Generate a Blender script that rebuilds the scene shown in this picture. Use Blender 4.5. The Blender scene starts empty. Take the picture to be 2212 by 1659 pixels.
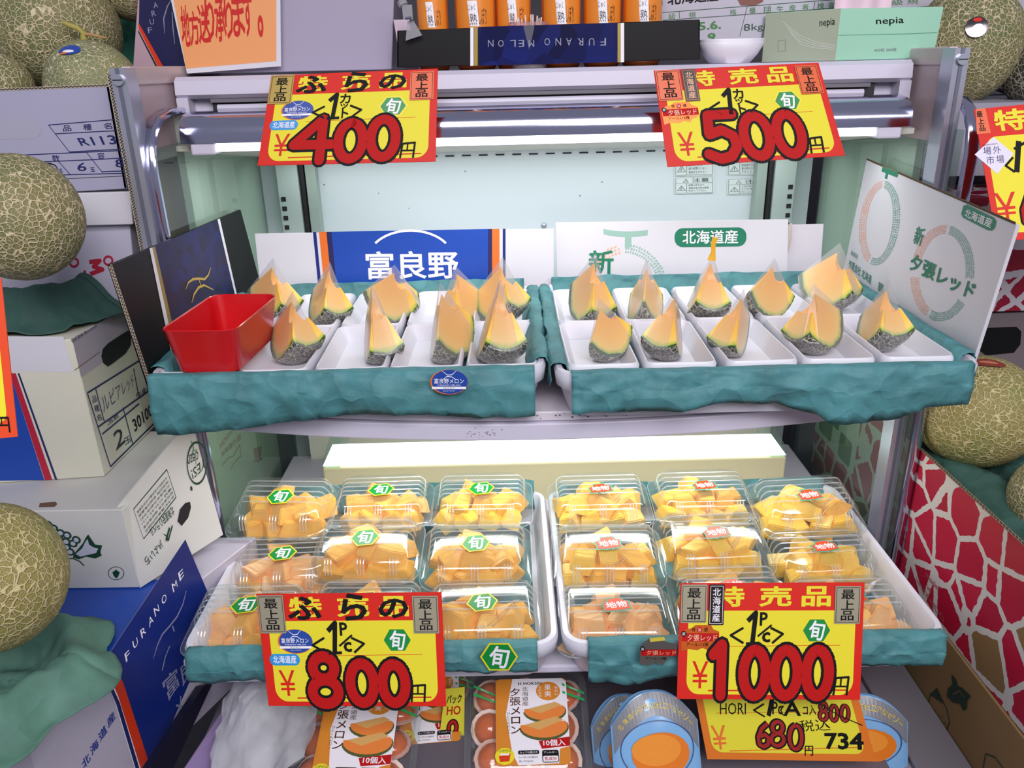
import bpy, bmesh, math, random
import numpy as np
from mathutils import Vector, Matrix, Euler, noise

# ------------------------------------------------------------------ camera, world, light, exposure
sc = bpy.context.scene
COL = sc.collection
FPX, PITCH, ROLL = 1750.0, math.radians(21.5), math.radians(1.4)
CAMP = Vector((-0.06, 0.0, 1.5))
Fw = Vector((0, math.cos(PITCH), -math.sin(PITCH)))
Up0 = Vector((0, math.sin(PITCH), math.cos(PITCH)))
Rt0 = Vector((1, 0, 0))
Rt = Rt0 * math.cos(ROLL) - Up0 * math.sin(ROLL)
Up = Up0 * math.cos(ROLL) + Rt0 * math.sin(ROLL)
cam = bpy.data.cameras.new('camera')
cam.sensor_width = 36.0
cam.lens = FPX / 2212.0 * 36.0
cam.clip_start = 0.05
camo = bpy.data.objects.new('camera', cam)
COL.objects.link(camo)
camo.matrix_world = Matrix(((Rt.x, Up.x, -Fw.x, CAMP.x), (Rt.y, Up.y, -Fw.y, CAMP.y), (Rt.z, Up.z, -Fw.z, CAMP.z), (0, 0, 0, 1)))
sc.camera = camo

world = bpy.data.worlds.new('world')
sc.world = world
world.use_nodes = True
world.node_tree.nodes['Background'].inputs[0].default_value = (0.80, 0.82, 1.0, 1)
world.node_tree.nodes['Background'].inputs[1].default_value = 0.25

def area(name, loc, target, sx, sy, power, color):
    l = bpy.data.lights.new(name, 'AREA')
    l.shape = 'RECTANGLE'; l.size = sx; l.size_y = sy; l.energy = power; l.color = color
    o = bpy.data.objects.new(name, l); COL.objects.link(o)
    o.location = loc
    d = (Vector(target) - Vector(loc)).normalized()
    o.rotation_euler = d.to_track_quat('-Z', 'Y').to_euler()
    return o
area('shop_ceiling_lamp', (0.1, -0.95, 2.7), (0.05, 1.2, 0.9), 1.7, 0.8, 46, (1.0, 0.96, 1.0))
area('shop_strip_lamp', (0.9, -1.1, 2.2), (0.1, 1.2, 1.0), 1.4, 0.25, 14, (1.0, 0.95, 0.98))
area('showcase_top_lamp', (0.01, 1.36, 1.372), (0.01, 1.34, 1.0), 1.02, 0.03, 1.2, (0.95, 1.0, 0.99))
area('back_panel_fill', (0.01, 1.60, 1.335), (0.01, 1.63, 1.0), 1.02, 0.03, 0.75, (0.95, 1.0, 1.0))  # added fill that brightens the back panel; the case has no second lamp here
area('showcase_lower_lamp', (0.01, 1.22, 1.004), (0.01, 1.19, .7), 0.94, 0.03, 1.9, (0.97, 1.0, 0.92))

sc.view_settings.view_transform = 'Standard'
sc.view_settings.look = 'None'
sc.view_settings.exposure = 0.12
sc.view_settings.gamma = 1.0
sc.view_settings.use_curve_mapping = False
sc.cycles.transparent_max_bounces = 32
sc.cycles.max_bounces = 8
sc.cycles.caustics_reflective = False
sc.cycles.caustics_refractive = False

# ------------------------------------------------------------------ geometry of the view (metres; places read off the photograph)
def ray(px, py):
    return Fw + Rt * ((px - 1106.0) / FPX) - Up * ((py - 829.5) / FPX)
def at(px, py, Y=None, Z=None, X=None, plane=None):
    d = ray(px, py)
    if Y is not None: t = (Y - CAMP.y) / d.y
    elif Z is not None: t = (Z - CAMP.z) / d.z
    elif X is not None: t = (X - CAMP.x) / d.x
    else: t = (plane[0] - CAMP).dot(plane[1]) / d.dot(plane[1])
    return CAMP + d * t
def axis_of(p): return (Vector(p) - CAMP).dot(Fw)

# ------------------------------------------------------------------ materials
def lin(c):
    if isinstance(c, str):
        c = tuple(int(c[i:i + 2], 16) / 255 for i in (0, 2, 4))
    return tuple((x / 12.92 if x <= 0.04045 else ((x + 0.055) / 1.055) ** 2.4) for x in c) + (1.0,)
MATS = {}
def mat(name, col='808080', rough=0.5, metal=0.0, spec=0.5, bump=0.0, bscale=200.0, vary=0.0, vscale=8.0, emit=0.0, coat=0.0, alpha=None):
    if name in MATS: return MATS[name]
    m = bpy.data.materials.new(name); m.use_nodes = True
    nt = m.node_tree; b = nt.nodes['Principled BSDF']
    b.inputs['Base Color'].default_value = lin(col)
    b.inputs['Roughness'].default_value = rough
    b.inputs['Metallic'].default_value = metal
    b.inputs['Specular IOR Level'].default_value = spec
    b.inputs['Coat Weight'].default_value = coat
    b.inputs['Coat Roughness'].default_value = 0.08
    if emit:
        b.inputs['Emission Color'].default_value = lin(col); b.inputs['Emission Strength'].default_value = emit
    if bump or vary:
        tc = nt.nodes.new('ShaderNodeTexCoord')
        if bump:
            n = nt.nodes.new('ShaderNodeTexNoise'); n.inputs['Scale'].default_value = bscale; n.inputs['Detail'].default_value = 4
            nt.links.new(tc.outputs['Object'], n.inputs['Vector'])
            bp = nt.nodes.new('ShaderNodeBump'); bp.inputs['Strength'].default_value = bump; bp.inputs['Distance'].default_value = 0.002
            nt.links.new(n.outputs['Fac'], bp.inputs['Height']); nt.links.new(bp.outputs[0], b.inputs['Normal'])
        if vary:
            n = nt.nodes.new('ShaderNodeTexNoise'); n.inputs['Scale'].default_value = vscale; n.inputs['Detail'].default_value = 5
            nt.links.new(tc.outputs['Object'], n.inputs['Vector'])
            mx = nt.nodes.new('ShaderNodeMix'); mx.data_type = 'RGBA'
            c = lin(col)
            mx.inputs[6].default_value = tuple(v * (1 - vary) for v in c[:3]) + (1,)
            mx.inputs[7].default_value = tuple(min(1, v * (1 + vary)) for v in c[:3]) + (1,)
            mr = nt.nodes.new('ShaderNodeMapRange'); mr.inputs[1].default_value = 0.3; mr.inputs[2].default_value = 0.7
            nt.links.new(n.outputs['Fac'], mr.inputs[0]); nt.links.new(mr.outputs[0], mx.inputs[0])
            nt.links.new(mx.outputs[2], b.inputs['Base Color'])
    MATS[name] = m
    return m

def clear_mat(name, tint='ffffff', rough=0.06, ior=1.45, base=0.0, milk=0.0):
    if name in MATS: return MATS[name]
    m = bpy.data.materials.new(name); m.use_nodes = True
    nt = m.node_tree; nt.nodes.clear()
    out = nt.nodes.new('ShaderNodeOutputMaterial')
    tr = nt.nodes.new('ShaderNodeBsdfTransparent'); tr.inputs[0].default_value = lin(tint)
    gl = nt.nodes.new('ShaderNodeBsdfGlossy'); gl.inputs['Roughness'].default_value = rough
    fr = nt.nodes.new('ShaderNodeFresnel'); fr.inputs[0].default_value = ior
    ad = nt.nodes.new('ShaderNodeMath'); ad.operation = 'ADD'; ad.inputs[1].default_value = base; ad.use_clamp = True
    mx = nt.nodes.new('ShaderNodeMixShader')
    ge = nt.nodes.new('ShaderNodeNewGeometry'); fb = nt.nodes.new('ShaderNodeMath'); fb.operation = 'MULTIPLY_ADD'; fb.inputs[1].default_value = -1; fb.inputs[2].default_value = 1
    ml = nt.nodes.new('ShaderNodeMath'); ml.operation = 'MULTIPLY'
    nt.links.new(ge.outputs['Backfacing'], fb.inputs[0]); nt.links.new(fr.outputs[0], ad.inputs[0]); nt.links.new(ad.outputs[0], ml.inputs[0]); nt.links.new(fb.outputs[0], ml.inputs[1]); nt.links.new(ml.outputs[0], mx.inputs[0])
    nt.links.new(tr.outputs[0], mx.inputs[1]); nt.links.new(gl.outputs[0], mx.inputs[2])
    last = mx.outputs[0]
    if milk:
        df = nt.nodes.new('ShaderNodeBsdfDiffuse'); df.inputs[0].default_value = (0.9, 0.92, 0.95, 1)
        m2 = nt.nodes.new('ShaderNodeMixShader'); m2.inputs[0].default_value = milk
        nt.links.new(last, m2.inputs[1]); nt.links.new(df.outputs[0], m2.inputs[2]); last = m2.outputs[0]
    nt.links.new(last, out.inputs[0])
    MATS[name] = m
    return m

def ramp(nt, fac, stops):
    r = nt.nodes.new('ShaderNodeValToRGB')
    cr = r.color_ramp
    while len(cr.elements) < len(stops): cr.elements.new(0.5)
    for e, (p, c) in zip(cr.elements, stops):
        e.position = p; e.color = lin(c)
    nt.links.new(fac, r.inputs[0])
    return r.outputs[0]

def net_mat(name, skin, skin2, net, scale, width=0.09):
    m = bpy.data.materials.new(name); m.use_nodes = True
    nt = m.node_tree; b = nt.nodes['Principled BSDF']
    tc = nt.nodes.new('ShaderNodeTexCoord')
    n1 = nt.nodes.new('ShaderNodeTexNoise'); n1.inputs['Scale'].default_value = 60; n1.inputs['Detail'].default_value = 2
    nt.links.new(tc.outputs['Object'], n1.inputs['Vector'])
    sc_ = nt.nodes.new('ShaderNodeVectorMath'); sc_.operation = 'SCALE'; sc_.inputs[3].default_value = 0.006
    nt.links.new(n1.outputs['Color'], sc_.inputs[0])
    ad = nt.nodes.new('ShaderNodeVectorMath'); ad.operation = 'ADD'
    nt.links.new(tc.outputs['Object'], ad.inputs[0]); nt.links.new(sc_.outputs[0], ad.inputs[1])
    v = nt.nodes.new('ShaderNodeTexVoronoi'); v.feature = 'DISTANCE_TO_EDGE'; v.inputs['Scale'].default_value = scale
    nt.links.new(ad.outputs[0], v.inputs['Vector'])
    vb = nt.nodes.new('ShaderNodeTexVoronoi'); vb.feature = 'DISTANCE_TO_EDGE'; vb.inputs['Scale'].default_value = scale * 1.9
    nt.links.new(ad.outputs[0], vb.inputs['Vector'])
    n2 = nt.nodes.new('ShaderNodeTexNoise'); n2.inputs['Scale'].default_value = 35
    nt.links.new(tc.outputs['Object'], n2.inputs['Vector'])
    wd = nt.nodes.new('ShaderNodeMapRange'); wd.inputs[1].default_value = .3; wd.inputs[2].default_value = .7; wd.inputs[3].default_value = width * .7; wd.inputs[4].default_value = width * 1.3
    nt.links.new(n2.outputs['Fac'], wd.inputs[0])
    def mask(src, k):
        mr = nt.nodes.new('ShaderNodeMapRange'); mr.interpolation_type = 'SMOOTHSTEP'
        mul = nt.nodes.new('ShaderNodeMath'); mul.operation = 'MULTIPLY'; mul.inputs[1].default_value = k
        nt.links.new(wd.outputs[0], mul.inputs[0])
        nt.links.new(src, mr.inputs[0]); mr.inputs[1].default_value = 0.02 * k; nt.links.new(mul.outputs[0], mr.inputs[2])
        mr.inputs[3].default_value = 1; mr.inputs[4].default_value = 0
        return mr.outputs[0]
    ma = mask(v.outputs[0], 1.0); mb_ = mask(vb.outputs[0], 0.75)
    half = nt.nodes.new('ShaderNodeMath'); half.operation = 'MULTIPLY'; half.inputs[1].default_value = 0.62
    nt.links.new(mb_, half.inputs[0])
    mx = nt.nodes.new('ShaderNodeMath'); mx.operation = 'MAXIMUM'
    nt.links.new(ma, mx.inputs[0]); nt.links.new(half.outputs[0], mx.inputs[1])
    n3 = nt.nodes.new('ShaderNodeTexNoise'); n3.inputs['Scale'].default_value = 9
    nt.links.new(tc.outputs['Object'], n3.inputs['Vector'])
    sk = ramp(nt, n3.outputs['Fac'], [(0.35, skin), (0.65, skin2)])
    mc = nt.nodes.new('ShaderNodeMix'); mc.data_type = 'RGBA'
    nt.links.new(mx.outputs[0], mc.inputs[0]); nt.links.new(sk, mc.inputs[6]); mc.inputs[7].default_value = lin(net)
    nt.links.new(mc.outputs[2], b.inputs['Base Color'])
    b.inputs['Roughness'].default_value = 0.62
    bp = nt.nodes.new('ShaderNodeBump'); bp.inputs['Strength'].default_value = 0.8; bp.inputs['Distance'].default_value = 0.0022
    nt.links.new(mx.outputs[0], bp.inputs['Height']); nt.links.new(bp.outputs[0], b.inputs['Normal'])
    MATS[name] = m
    return m

def flesh_mat(name, R, inner, mid, outer, rim):
    """Cut melon flesh: its colour runs with the distance from the melon's middle, green under the rind."""
    m = bpy.data.materials.new(name); m.use_nodes = True
    nt = m.node_tree; b = nt.nodes['Principled BSDF']
    tc = nt.nodes.new('ShaderNodeTexCoord')
    ln = nt.nodes.new('ShaderNodeVectorMath'); ln.operation = 'LENGTH'
    nt.links.new(tc.outputs['Object'], ln.inputs[0])
    n = nt.nodes.new('ShaderNodeTexNoise'); n.inputs['Scale'].default_value = 60; n.inputs['Detail'].default_value = 3
    nt.links.new(tc.outputs['Object'], n.inputs['Vector'])
    a = nt.nodes.new('ShaderNodeMath'); a.operation = 'MULTIPLY_ADD'; a.inputs[1].default_value = 1 / R
    nt.links.new(ln.outputs['Value'], a.inputs[0])
    s = nt.nodes.new('ShaderNodeMath'); s.operation = 'MULTIPLY_ADD'; s.inputs[1].default_value = 0.12; s.inputs[2].default_value = -0.06
    nt.links.new(n.outputs['Fac'], s.inputs[0]); nt.links.new(s.outputs[0], a.inputs[2])
    c = ramp(nt, a.outputs[0], [(0.35, inner), (0.7, mid), (0.88, outer), (0.965, rim), (0.99, '2f4a1c')])
    nt.links.new(c, b.inputs['Base Color'])
    b.inputs['Roughness'].default_value = 0.32
    b.inputs['Subsurface Weight'].default_value = 0.0
    bp = nt.nodes.new('ShaderNodeBump'); bp.inputs['Strength'].default_value = 0.25; bp.inputs['Distance'].default_value = 0.002
    nt.links.new(n.outputs['Fac'], bp.inputs['Height']); nt.links.new(bp.outputs[0], b.inputs['Normal'])
    MATS[name] = m
    return m

def cells_mat(name, cols, scale, gap=None, gapcol='e8e4ea', rough=0.35, warp=0.0, squash=(1, 1, 1)):
    """Printed pattern of irregular cells, with or without pale joints."""
    m = bpy.data.materials.new(name); m.use_nodes = True
    nt = m.node_tree; b = nt.nodes['Principled BSDF']
    tc = nt.nodes.new('ShaderNodeTexCoord')
    mp = nt.nodes.new('ShaderNodeMapping'); mp.inputs['Scale'].default_value = squash
    nt.links.new(tc.outputs['Object'], mp.inputs['Vector'])
    vec = mp.outputs[0]
    if warp:
        n1 = nt.nodes.new('ShaderNodeTexNoise'); n1.inputs['Scale'].default_value = 90; n1.inputs['Detail'].default_value = 2
        nt.links.new(tc.outputs['Object'], n1.inputs['Vector'])
        s_ = nt.nodes.new('ShaderNodeVectorMath'); s_.operation = 'SCALE'; s_.inputs[3].default_value = warp
        nt.links.new(n1.outputs['Color'], s_.inputs[0])
        ad = nt.nodes.new('ShaderNodeVectorMath'); ad.operation = 'ADD'
        nt.links.new(vec, ad.inputs[0]); nt.links.new(s_.outputs[0], ad.inputs[1]); vec = ad.outputs[0]
    v = nt.nodes.new('ShaderNodeTexVoronoi'); v.inputs['Scale'].default_value = scale
    nt.links.new(vec, v.inputs['Vector'])
    sp = nt.nodes.new('ShaderNodeSeparateColor'); nt.links.new(v.outputs['Color'], sp.inputs[0])
    n = len(cols)
    c = ramp(nt, sp.outputs[0], [((i + 0.5) / n if n > 1 else 0, k) for i, k in enumerate(cols)])
    if gap:
        c.node.color_ramp.interpolation = 'CONSTANT'
        e = nt.nodes.new('ShaderNodeTexVoronoi'); e.feature = 'DISTANCE_TO_EDGE'; e.inputs['Scale'].default_value = scale
        nt.links.new(vec, e.inputs['Vector'])
        lt = nt.nodes.new('ShaderNodeMath'); lt.operation = 'LESS_THAN'; lt.inputs[1].default_value = gap
        nt.links.new(e.outputs[0], lt.inputs[0])
        mx = nt.nodes.new('ShaderNodeMix'); mx.data_type = 'RGBA'
        nt.links.new(lt.outputs[0], mx.inputs[0]); nt.links.new(c, mx.inputs[6]); mx.inputs[7].default_value = lin(gapcol)
        c = mx.outputs[2]
    nt.links.new(c, b.inputs['Base Color']); b.inputs['Roughness'].default_value = rough; b.inputs['Specular IOR Level'].default_value = 0.3
    MATS[name] = m
    return m

WHITE = mat('white_board', 'd6d4dc', 0.45)
SHADEDW = mat('shaded_white_board', 'a8a6be', 0.5, vary=0.03)  # white cardboard with its shade put into the colour
CREAMB = mat('cream_board', 'd9d8c6', 0.5, vary=0.04)
KRAFT = mat('kraft', '8a6b48', 0.8, bump=0.2)
BLACK = mat('black_ink', '0c0b0f', 0.6, spec=.2)
BLACKB = mat('black_board', '0e0d11', 0.5, spec=.25)
NAVYINK = mat('navy_ink', '1a2360', 0.45)
BLUE = mat('blue_board', '1c49ac', 0.35)
DBLUE = mat('dark_blue_board', '152a78', 0.35)
ORANGE = mat('orange_ink', 'e2702a', 0.4)
REDORG = mat('red_orange_ink', 'd93a17', 0.35)
CRIM = mat('crimson_ink', 'b81c3c', 0.4)
GREENINK = mat('green_ink', '157a5d', 0.45)
DGREEN = mat('dark_green_ink', '10402a', 0.45)
LGREENINK = mat('pale_green_ink', '93b9ad', 0.5)
PEACHINK = mat('peach_ink', 'eab394', 0.5)
WINK = mat('white_ink', 'f2f0f6', 0.4)
GOLD = mat('gold_ink', 'a8904a', 0.35, metal=0.3)
SIGNRED = mat('sign_red', 'd42010', 0.5, spec=.3)
SIGNYEL = mat('sign_yellow', 'e6da30', 0.5, spec=.3)
BRUSHRED = mat('brush_red', 'b80f0f', 0.6, spec=.2)
GRNSEAL = mat('seal_green', '0c8a3a', 0.35)
YELSEAL = mat('seal_yellow', 'eedd28', 0.35)
PLW = mat('white_plastic', 'd4d3df', 0.35, coat=0.2)
FOAM = mat('foam_tray_white', 'dedde6', 0.4)
CASEW = mat('case_white', 'cfcbdc', 0.4)
CASEIN = mat('case_interior', 'dae6ea', 0.42)
ALU = mat('aluminium', 'b9bccb', 0.32, metal=0.7)
CHROME = mat('chrome', 'c9c9e2', 0.13, metal=1.0, bump=0.03, bscale=60)
DARKM = mat('dark_gap', '1c1b20', 0.6)
BASEG = mat('base_grey', '55525c', 0.6)
CLEAR = clear_mat('clear_plastic', 'f6fafa', 0.09, 1.45, 0.05, milk=.035)
RIBM = clear_mat('rib_plastic', 'f8fafa', 0.12, 1.6, 0.12, milk=.22)  # the white diffuse share paints highlight lines along ribs and rims
FILM = clear_mat('cling_film', 'f4f2f2', 0.22, 1.38, 0.015, milk=0.13)
SLEEVE = clear_mat('clear_sleeve', 'ffffff', 0.05, 1.3, 0.0)
GLASS = clear_mat('case_glass', 'e0ece6', 0.02, 1.45, 0.0, milk=0.04)
GPAPER = mat('green_wrap_paper', '488287', 0.62, bump=1.0, bscale=42, vary=0.22, vscale=22)
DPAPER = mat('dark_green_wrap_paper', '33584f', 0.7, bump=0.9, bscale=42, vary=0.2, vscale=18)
NETM = net_mat('melon_net', '5d6b3a', '7d7a44', 'cfc09c', 128, .13)
NETY = net_mat('melon_net_yellow', '7f8440', '968a4c', 'cdbf8c', 112, .12)
NETD = net_mat('melon_net_dark', '232a20', '2c3226', 'a7a08c', 95, .13)
RIND = net_mat('rind_net', '1f2a1a', '35402a', 'e0d8c0', 95, 0.10)
FLESH = flesh_mat('cut_flesh', 0.088, 'fdb73c', 'fdc350', 'fad06a', 'a8c04c')
CHUNKM = [mat('chunk_orange', 'ffb74c', 0.3, bump=0.25, bscale=150, vary=0.14, vscale=30), mat('chunk_yellow', 'ffc447', 0.3, bump=0.25, bscale=150, vary=0.12, vscale=30), mat('chunk_peach', 'ffb978', 0.3, bump=0.25, bscale=150, vary=0.14, vscale=30)]

def crumple(m, k=.9, scale=26):
    """Adds the facets and creases of crumpled paper to a material's relief."""
    nt = m.node_tree; b = nt.nodes['Principled BSDF']; prev = b.inputs['Normal'].links[0].from_socket
    tc = nt.nodes.new('ShaderNodeTexCoord'); n = nt.nodes.new('ShaderNodeTexNoise'); n.inputs['Scale'].default_value = 14; n.inputs['Detail'].default_value = 2
    nt.links.new(tc.outputs['Object'], n.inputs['Vector'])
    s_ = nt.nodes.new('ShaderNodeVectorMath'); s_.operation = 'SCALE'; s_.inputs[3].default_value = .05; nt.links.new(n.outputs['Color'], s_.inputs[0])
    ad = nt.nodes.new('ShaderNodeVectorMath'); ad.operation = 'ADD'; nt.links.new(tc.outputs['Object'], ad.inputs[0]); nt.links.new(s_.outputs[0], ad.inputs[1])
    v = nt.nodes.new('ShaderNodeTexVoronoi'); v.inputs['Scale'].default_value = scale; nt.links.new(ad.outputs[0], v.inputs['Vector'])
    bp = nt.nodes.new('ShaderNodeBump'); bp.inputs['Strength'].default_value = k; bp.inputs['Distance'].default_value = 0.008
    nt.links.new(v.outputs['Distance'], bp.inputs['Height']); nt.links.new(prev, bp.inputs['Normal']); nt.links.new(bp.outputs[0], b.inputs['Normal'])
    return m
crumple(GPAPER); crumple(DPAPER, .8, 22)

# ------------------------------------------------------------------ mesh helpers
class MB:
    def __init__(s): s.v = []; s.f = []; s.m = []; s.mats = []
    def mi(s, m):
        if m not in s.mats: s.mats.append(m)
        return s.mats.index(m)
    def add(s, vs, fs, m):
        o = len(s.v); k = s.mi(m)
        s.v.extend(Vector(v) for v in vs)
        for f in fs: s.f.append(tuple(o + i for i in f)); s.m.append(k)
        return s
    def hexa(s, c, m):   # c: 8 corners, bottom ring 0-3 then top ring 4-7
        return s.add(c, [(3, 2, 1, 0), (4, 5, 6, 7), (0, 1, 5, 4), (1, 2, 6, 5), (2, 3, 7, 6), (3, 0, 4, 7)], m)
    def box(s, x0, x1, y0, y1, z0, z1, m, M=None):
        c = [(x0, y0, z0), (x1, y0, z0), (x1, y1, z0), (x0, y1, z0), (x0, y0, z1), (x1, y0, z1), (x1, y1, z1), (x0, y1, z1)]
        if M is not None: c = [M @ Vector(p) for p in c]
        return s.hexa(c, m)
    def slab(s, q, n, th, m):  # quad extruded against normal n
        n = Vector(n).normalized() * th
        q = [Vector(p) for p in q]
        return s.hexa([p - n for p in q] + q, m)
    def tube(s, pts, r, m, n=8, caps=True):
        pts = [Vector(p) for p in pts]
        rr = r if isinstance(r, (list, tuple)) else [r] * len(pts)
        rings = []
        up = Vector((0, 0, 1))
        for i, p in enumerate(pts):
            t = (pts[min(i + 1, len(pts) - 1)] - pts[max(i - 1, 0)]).normalized()
            if i == 0:
                a = t.cross(up)
                if a.length < 1e-3: a = t.cross(Vector((1, 0, 0)))
                a.normalize()
            else:
                a = (a - t * a.dot(t)).normalized()
            b = t.cross(a)
            rings.append([p + (a * math.cos(2 * math.pi * k / n) + b * math.sin(2 * math.pi * k / n)) * rr[i] for k in range(n)])
        vs = [v for r_ in rings for v in r_]
        fs = [(i * n + k, i * n + (k + 1) % n, (i + 1) * n + (k + 1) % n, (i + 1) * n + k) for i in range(len(pts) - 1) for k in range(n)]
        if caps: fs += [tuple(range(n - 1, -1, -1)), tuple((len(pts) - 1) * n + k for k in range(n))]
        return s.add(vs, fs, m)
    def loft(s, loops, m, cap0=True, cap1=True, flip=False):
        n = len(loops[0]); vs = [v for l in loops for v in l]
        fs = [(i * n + k, i * n + (k + 1) % n, (i + 1) * n + (k + 1) % n, (i + 1) * n + k) for i in range(len(loops) - 1) for k in range(n)]
        if cap0: fs.append(tuple(range(n - 1, -1, -1)))
        if cap1: fs.append(tuple((len(loops) - 1) * n + k for k in range(n)))
        if flip: fs = [f[::-1] for f in fs]
        return s.add(vs, fs, m)
    def grid(s, P, nu, nv, m):
        vs = [P(i / nu, j / nv) for j in range(nv + 1) for i in range(nu + 1)]
        w = nu + 1
        return s.add(vs, [(j * w + i, j * w + i + 1, (j + 1) * w + i + 1, (j + 1) * w + i) for j in range(nv) for i in range(nu)], m)
def rr(w, d, r, z, n=5, cx=0, cy=0):
    """Rounded rectangle loop."""
    r = max(1e-5, min(r, w / 2 - 1e-5, d / 2 - 1e-5)); out = []
    for (sx, sy, a0) in ((1, -1, -90), (1, 1, 0), (-1, 1, 90), (-1, -1, 180)):
        for k in range(n + 1):
            a = math.radians(a0 + 90 * k / n)
            out.append(Vector((cx + sx * (w / 2 - r) + r * math.cos(a), cy + sy * (d / 2 - r) + r * math.sin(a), z)))
    return out

def link(name, me, parent=None, M=None):
    o = bpy.data.objects.new(name, me); COL.objects.link(o)
    if M is not None: o.matrix_local = M if parent is not None else M
    if parent is not None: o.parent = parent
    return o
def mesh(mb, off=None, smooth=False, angle=None):
    me = bpy.data.meshes.new('mesh')
    vs = mb.v if off is None else [v - off for v in mb.v]
    me.from_pydata([tuple(v) for v in vs], [], mb.f)
    for m in mb.mats: me.materials.append(m)
    me.polygons.foreach_set('material_index', mb.m)
    if smooth:
        me.polygons.foreach_set('use_smooth', [True] * len(mb.f))
        if angle: me.set_sharp_from_angle(angle=math.radians(angle))
    me.update()
    return me
def tag(o, label, cat, group=None):
    o['label'] = label; o['category'] = cat
    if group: o['group'] = group
    return o
def thing(name, label, cat, loc=(0, 0, 0), group=None, M=None):
    o = bpy.data.objects.new(name, None); COL.objects.link(o)
    o.empty_display_size = 0.02
    if M is not None: o.matrix_world = M
    else: o.location = loc
    return tag(o, label, cat, group)
def wpart(name, mb, parent, smooth=False, angle=35, label=None):
    """A part whose vertices were given in world space; its parents carry only a location."""
    off = Vector((0, 0, 0)); p = parent
    while p is not None: off = off + p.location; p = p.parent
    o = link(name, mesh(mb, off, smooth, angle if smooth else None), parent)
    if label: o['label'] = label
    return o
def lpart(name, me, parent, M=None, label=None):
    if isinstance(me, MB): me = mesh(me, None, True, 35)
    o = link(name, me, parent, M)
    if label: o['label'] = label
    return o
def single(name, mb, label, cat, group=None, smooth=False, angle=35, kind=None):
    """A thing that is one mesh, origin at the middle of its base."""
    xs = [v.x for v in mb.v]; ys = [v.y for v in mb.v]; zs = [v.z for v in mb.v]
    off = Vector(((min(xs) + max(xs)) / 2, (min(ys) + max(ys)) / 2, min(zs)))
    o = link(name, mesh(mb, off, smooth, angle if smooth else None)); o.location = off
    if kind: o['kind'] = kind
    if label: tag(o, label, cat, group)
    return o
def bevel(o, w=0.002, seg=2):
    b = o.modifiers.new('bevel', 'BEVEL'); b.width = w; b.segments = seg; b.limit_method = 'ANGLE'; b.angle_limit = math.radians(40)
    return o

# ------------------------------------------------------------------ flat print: lettering and marks on a face
_fc = bpy.data.curves.new('letter_source', 'FONT'); _fo = bpy.data.objects.new('letter_source', _fc); COL.objects.link(_fo)
_fc.resolution_u = 2
_dg = bpy.context.evaluated_depsgraph_get()
_cache = {}
def glyphs(body, bold=0.0):
    """Outline of a piece of writing, fitted to the unit square; bold adds a ribbon along every outline edge. Returns points, faces, width, height, face layer."""
    bold *= .6; k = (body, bold)
    if k not in _cache:
        _fc.body = body; _dg.update()
        e = _fo.evaluated_get(_dg); me = e.to_mesh()
        n = len(me.vertices); a = np.empty(n * 3, dtype=np.float32); me.vertices.foreach_get('co', a); a = a.reshape(-1, 3)[:, :2].astype(float).copy()
        fs = [tuple(p.vertices) for p in me.polygons]; lay = [0] * len(fs)
        if bold > 0:
            cnt = {}
            for f in fs:
                for i in range(len(f)):
                    ed = (f[i], f[(i + 1) % len(f)]); key = (min(ed), max(ed)); cnt[key] = cnt.get(key, 0) + 1
            # vertices at one place are one corner
            pos = {}
            key_of = lambda i: (round(a[i, 0], 4), round(a[i, 1], 4))
            ec = {}
            for (i, j), c_ in cnt.items():
                kk = tuple(sorted((key_of(i), key_of(j)))); ec[kk] = ec.get(kk, 0) + c_
            extra = []; q = 0
            for (p, r), c_ in ec.items():
                if c_ != 1: continue
                p = np.array(p); r = np.array(r); d = r - p; l = np.hypot(*d)
                if l < 1e-5: continue
                d = d / l; nn = np.array([-d[1], d[0]]) * bold; e_ = d * bold * .6
                b0 = n + len(extra); extra += [p - e_ + nn, r + e_ + nn, r + e_ - nn, p - e_ - nn]
                fs.append((b0, b0 + 1, b0 + 2, b0 + 3)); lay.append(1 + q % 9); q += 1
            if extra: a = np.vstack([a, np.array(extra)])
        e.to_mesh_clear()
        lo = a.min(0); hi = a.max(0); sz = np.maximum(hi - lo, 1e-6)
        a = (a - lo) / sz; a[:, 1] = 1 - a[:, 1]
        _cache[k] = (a, fs, float(sz[0]), float(sz[1]), lay)
    return _cache[k]

class Card:
    """A flat face given by four world corners (top-left, top-right, bottom-right, bottom-left) and read in units W x H, y downward."""
    def __init__(s, q, W=1.0, H=1.0):
        s.q = [Vector(p) for p in q]; s.W = W; s.H = H
        TL, TR, BR, BL = s.q
        s.o = TL; s.e1 = (TR - TL).normalized()
        n = (TR - TL).cross(BL - TL).normalized()
        s.e2 = n.cross(s.e1); s.n = n
        if s.n.dot(CAMP - TL) < 0: s.n = -s.n
        src = [(0, 0), (W, 0), (W, H), (0, H)]
        A = []; B = []
        for (x, y), p in zip(src, s.q):
            u = (p - TL).dot(s.e1); v = (p - TL).dot(s.e2)
            A.append([x, y, 1, 0, 0, 0, -u * x, -u * y]); B.append(u)
            A.append([0, 0, 0, x, y, 1, -v * x, -v * y]); B.append(v)
        s.h = np.linalg.solve(np.array(A, float), np.array(B, float))
    def P(s, x, y, h=0.0):
        a = s.h; w = a[6] * x + a[7] * y + 1
        return s.o + s.e1 * float((a[0] * x + a[1] * y + a[2]) / w) + s.e2 * float((a[3] * x + a[4] * y + a[5]) / w) + s.n * h
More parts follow.
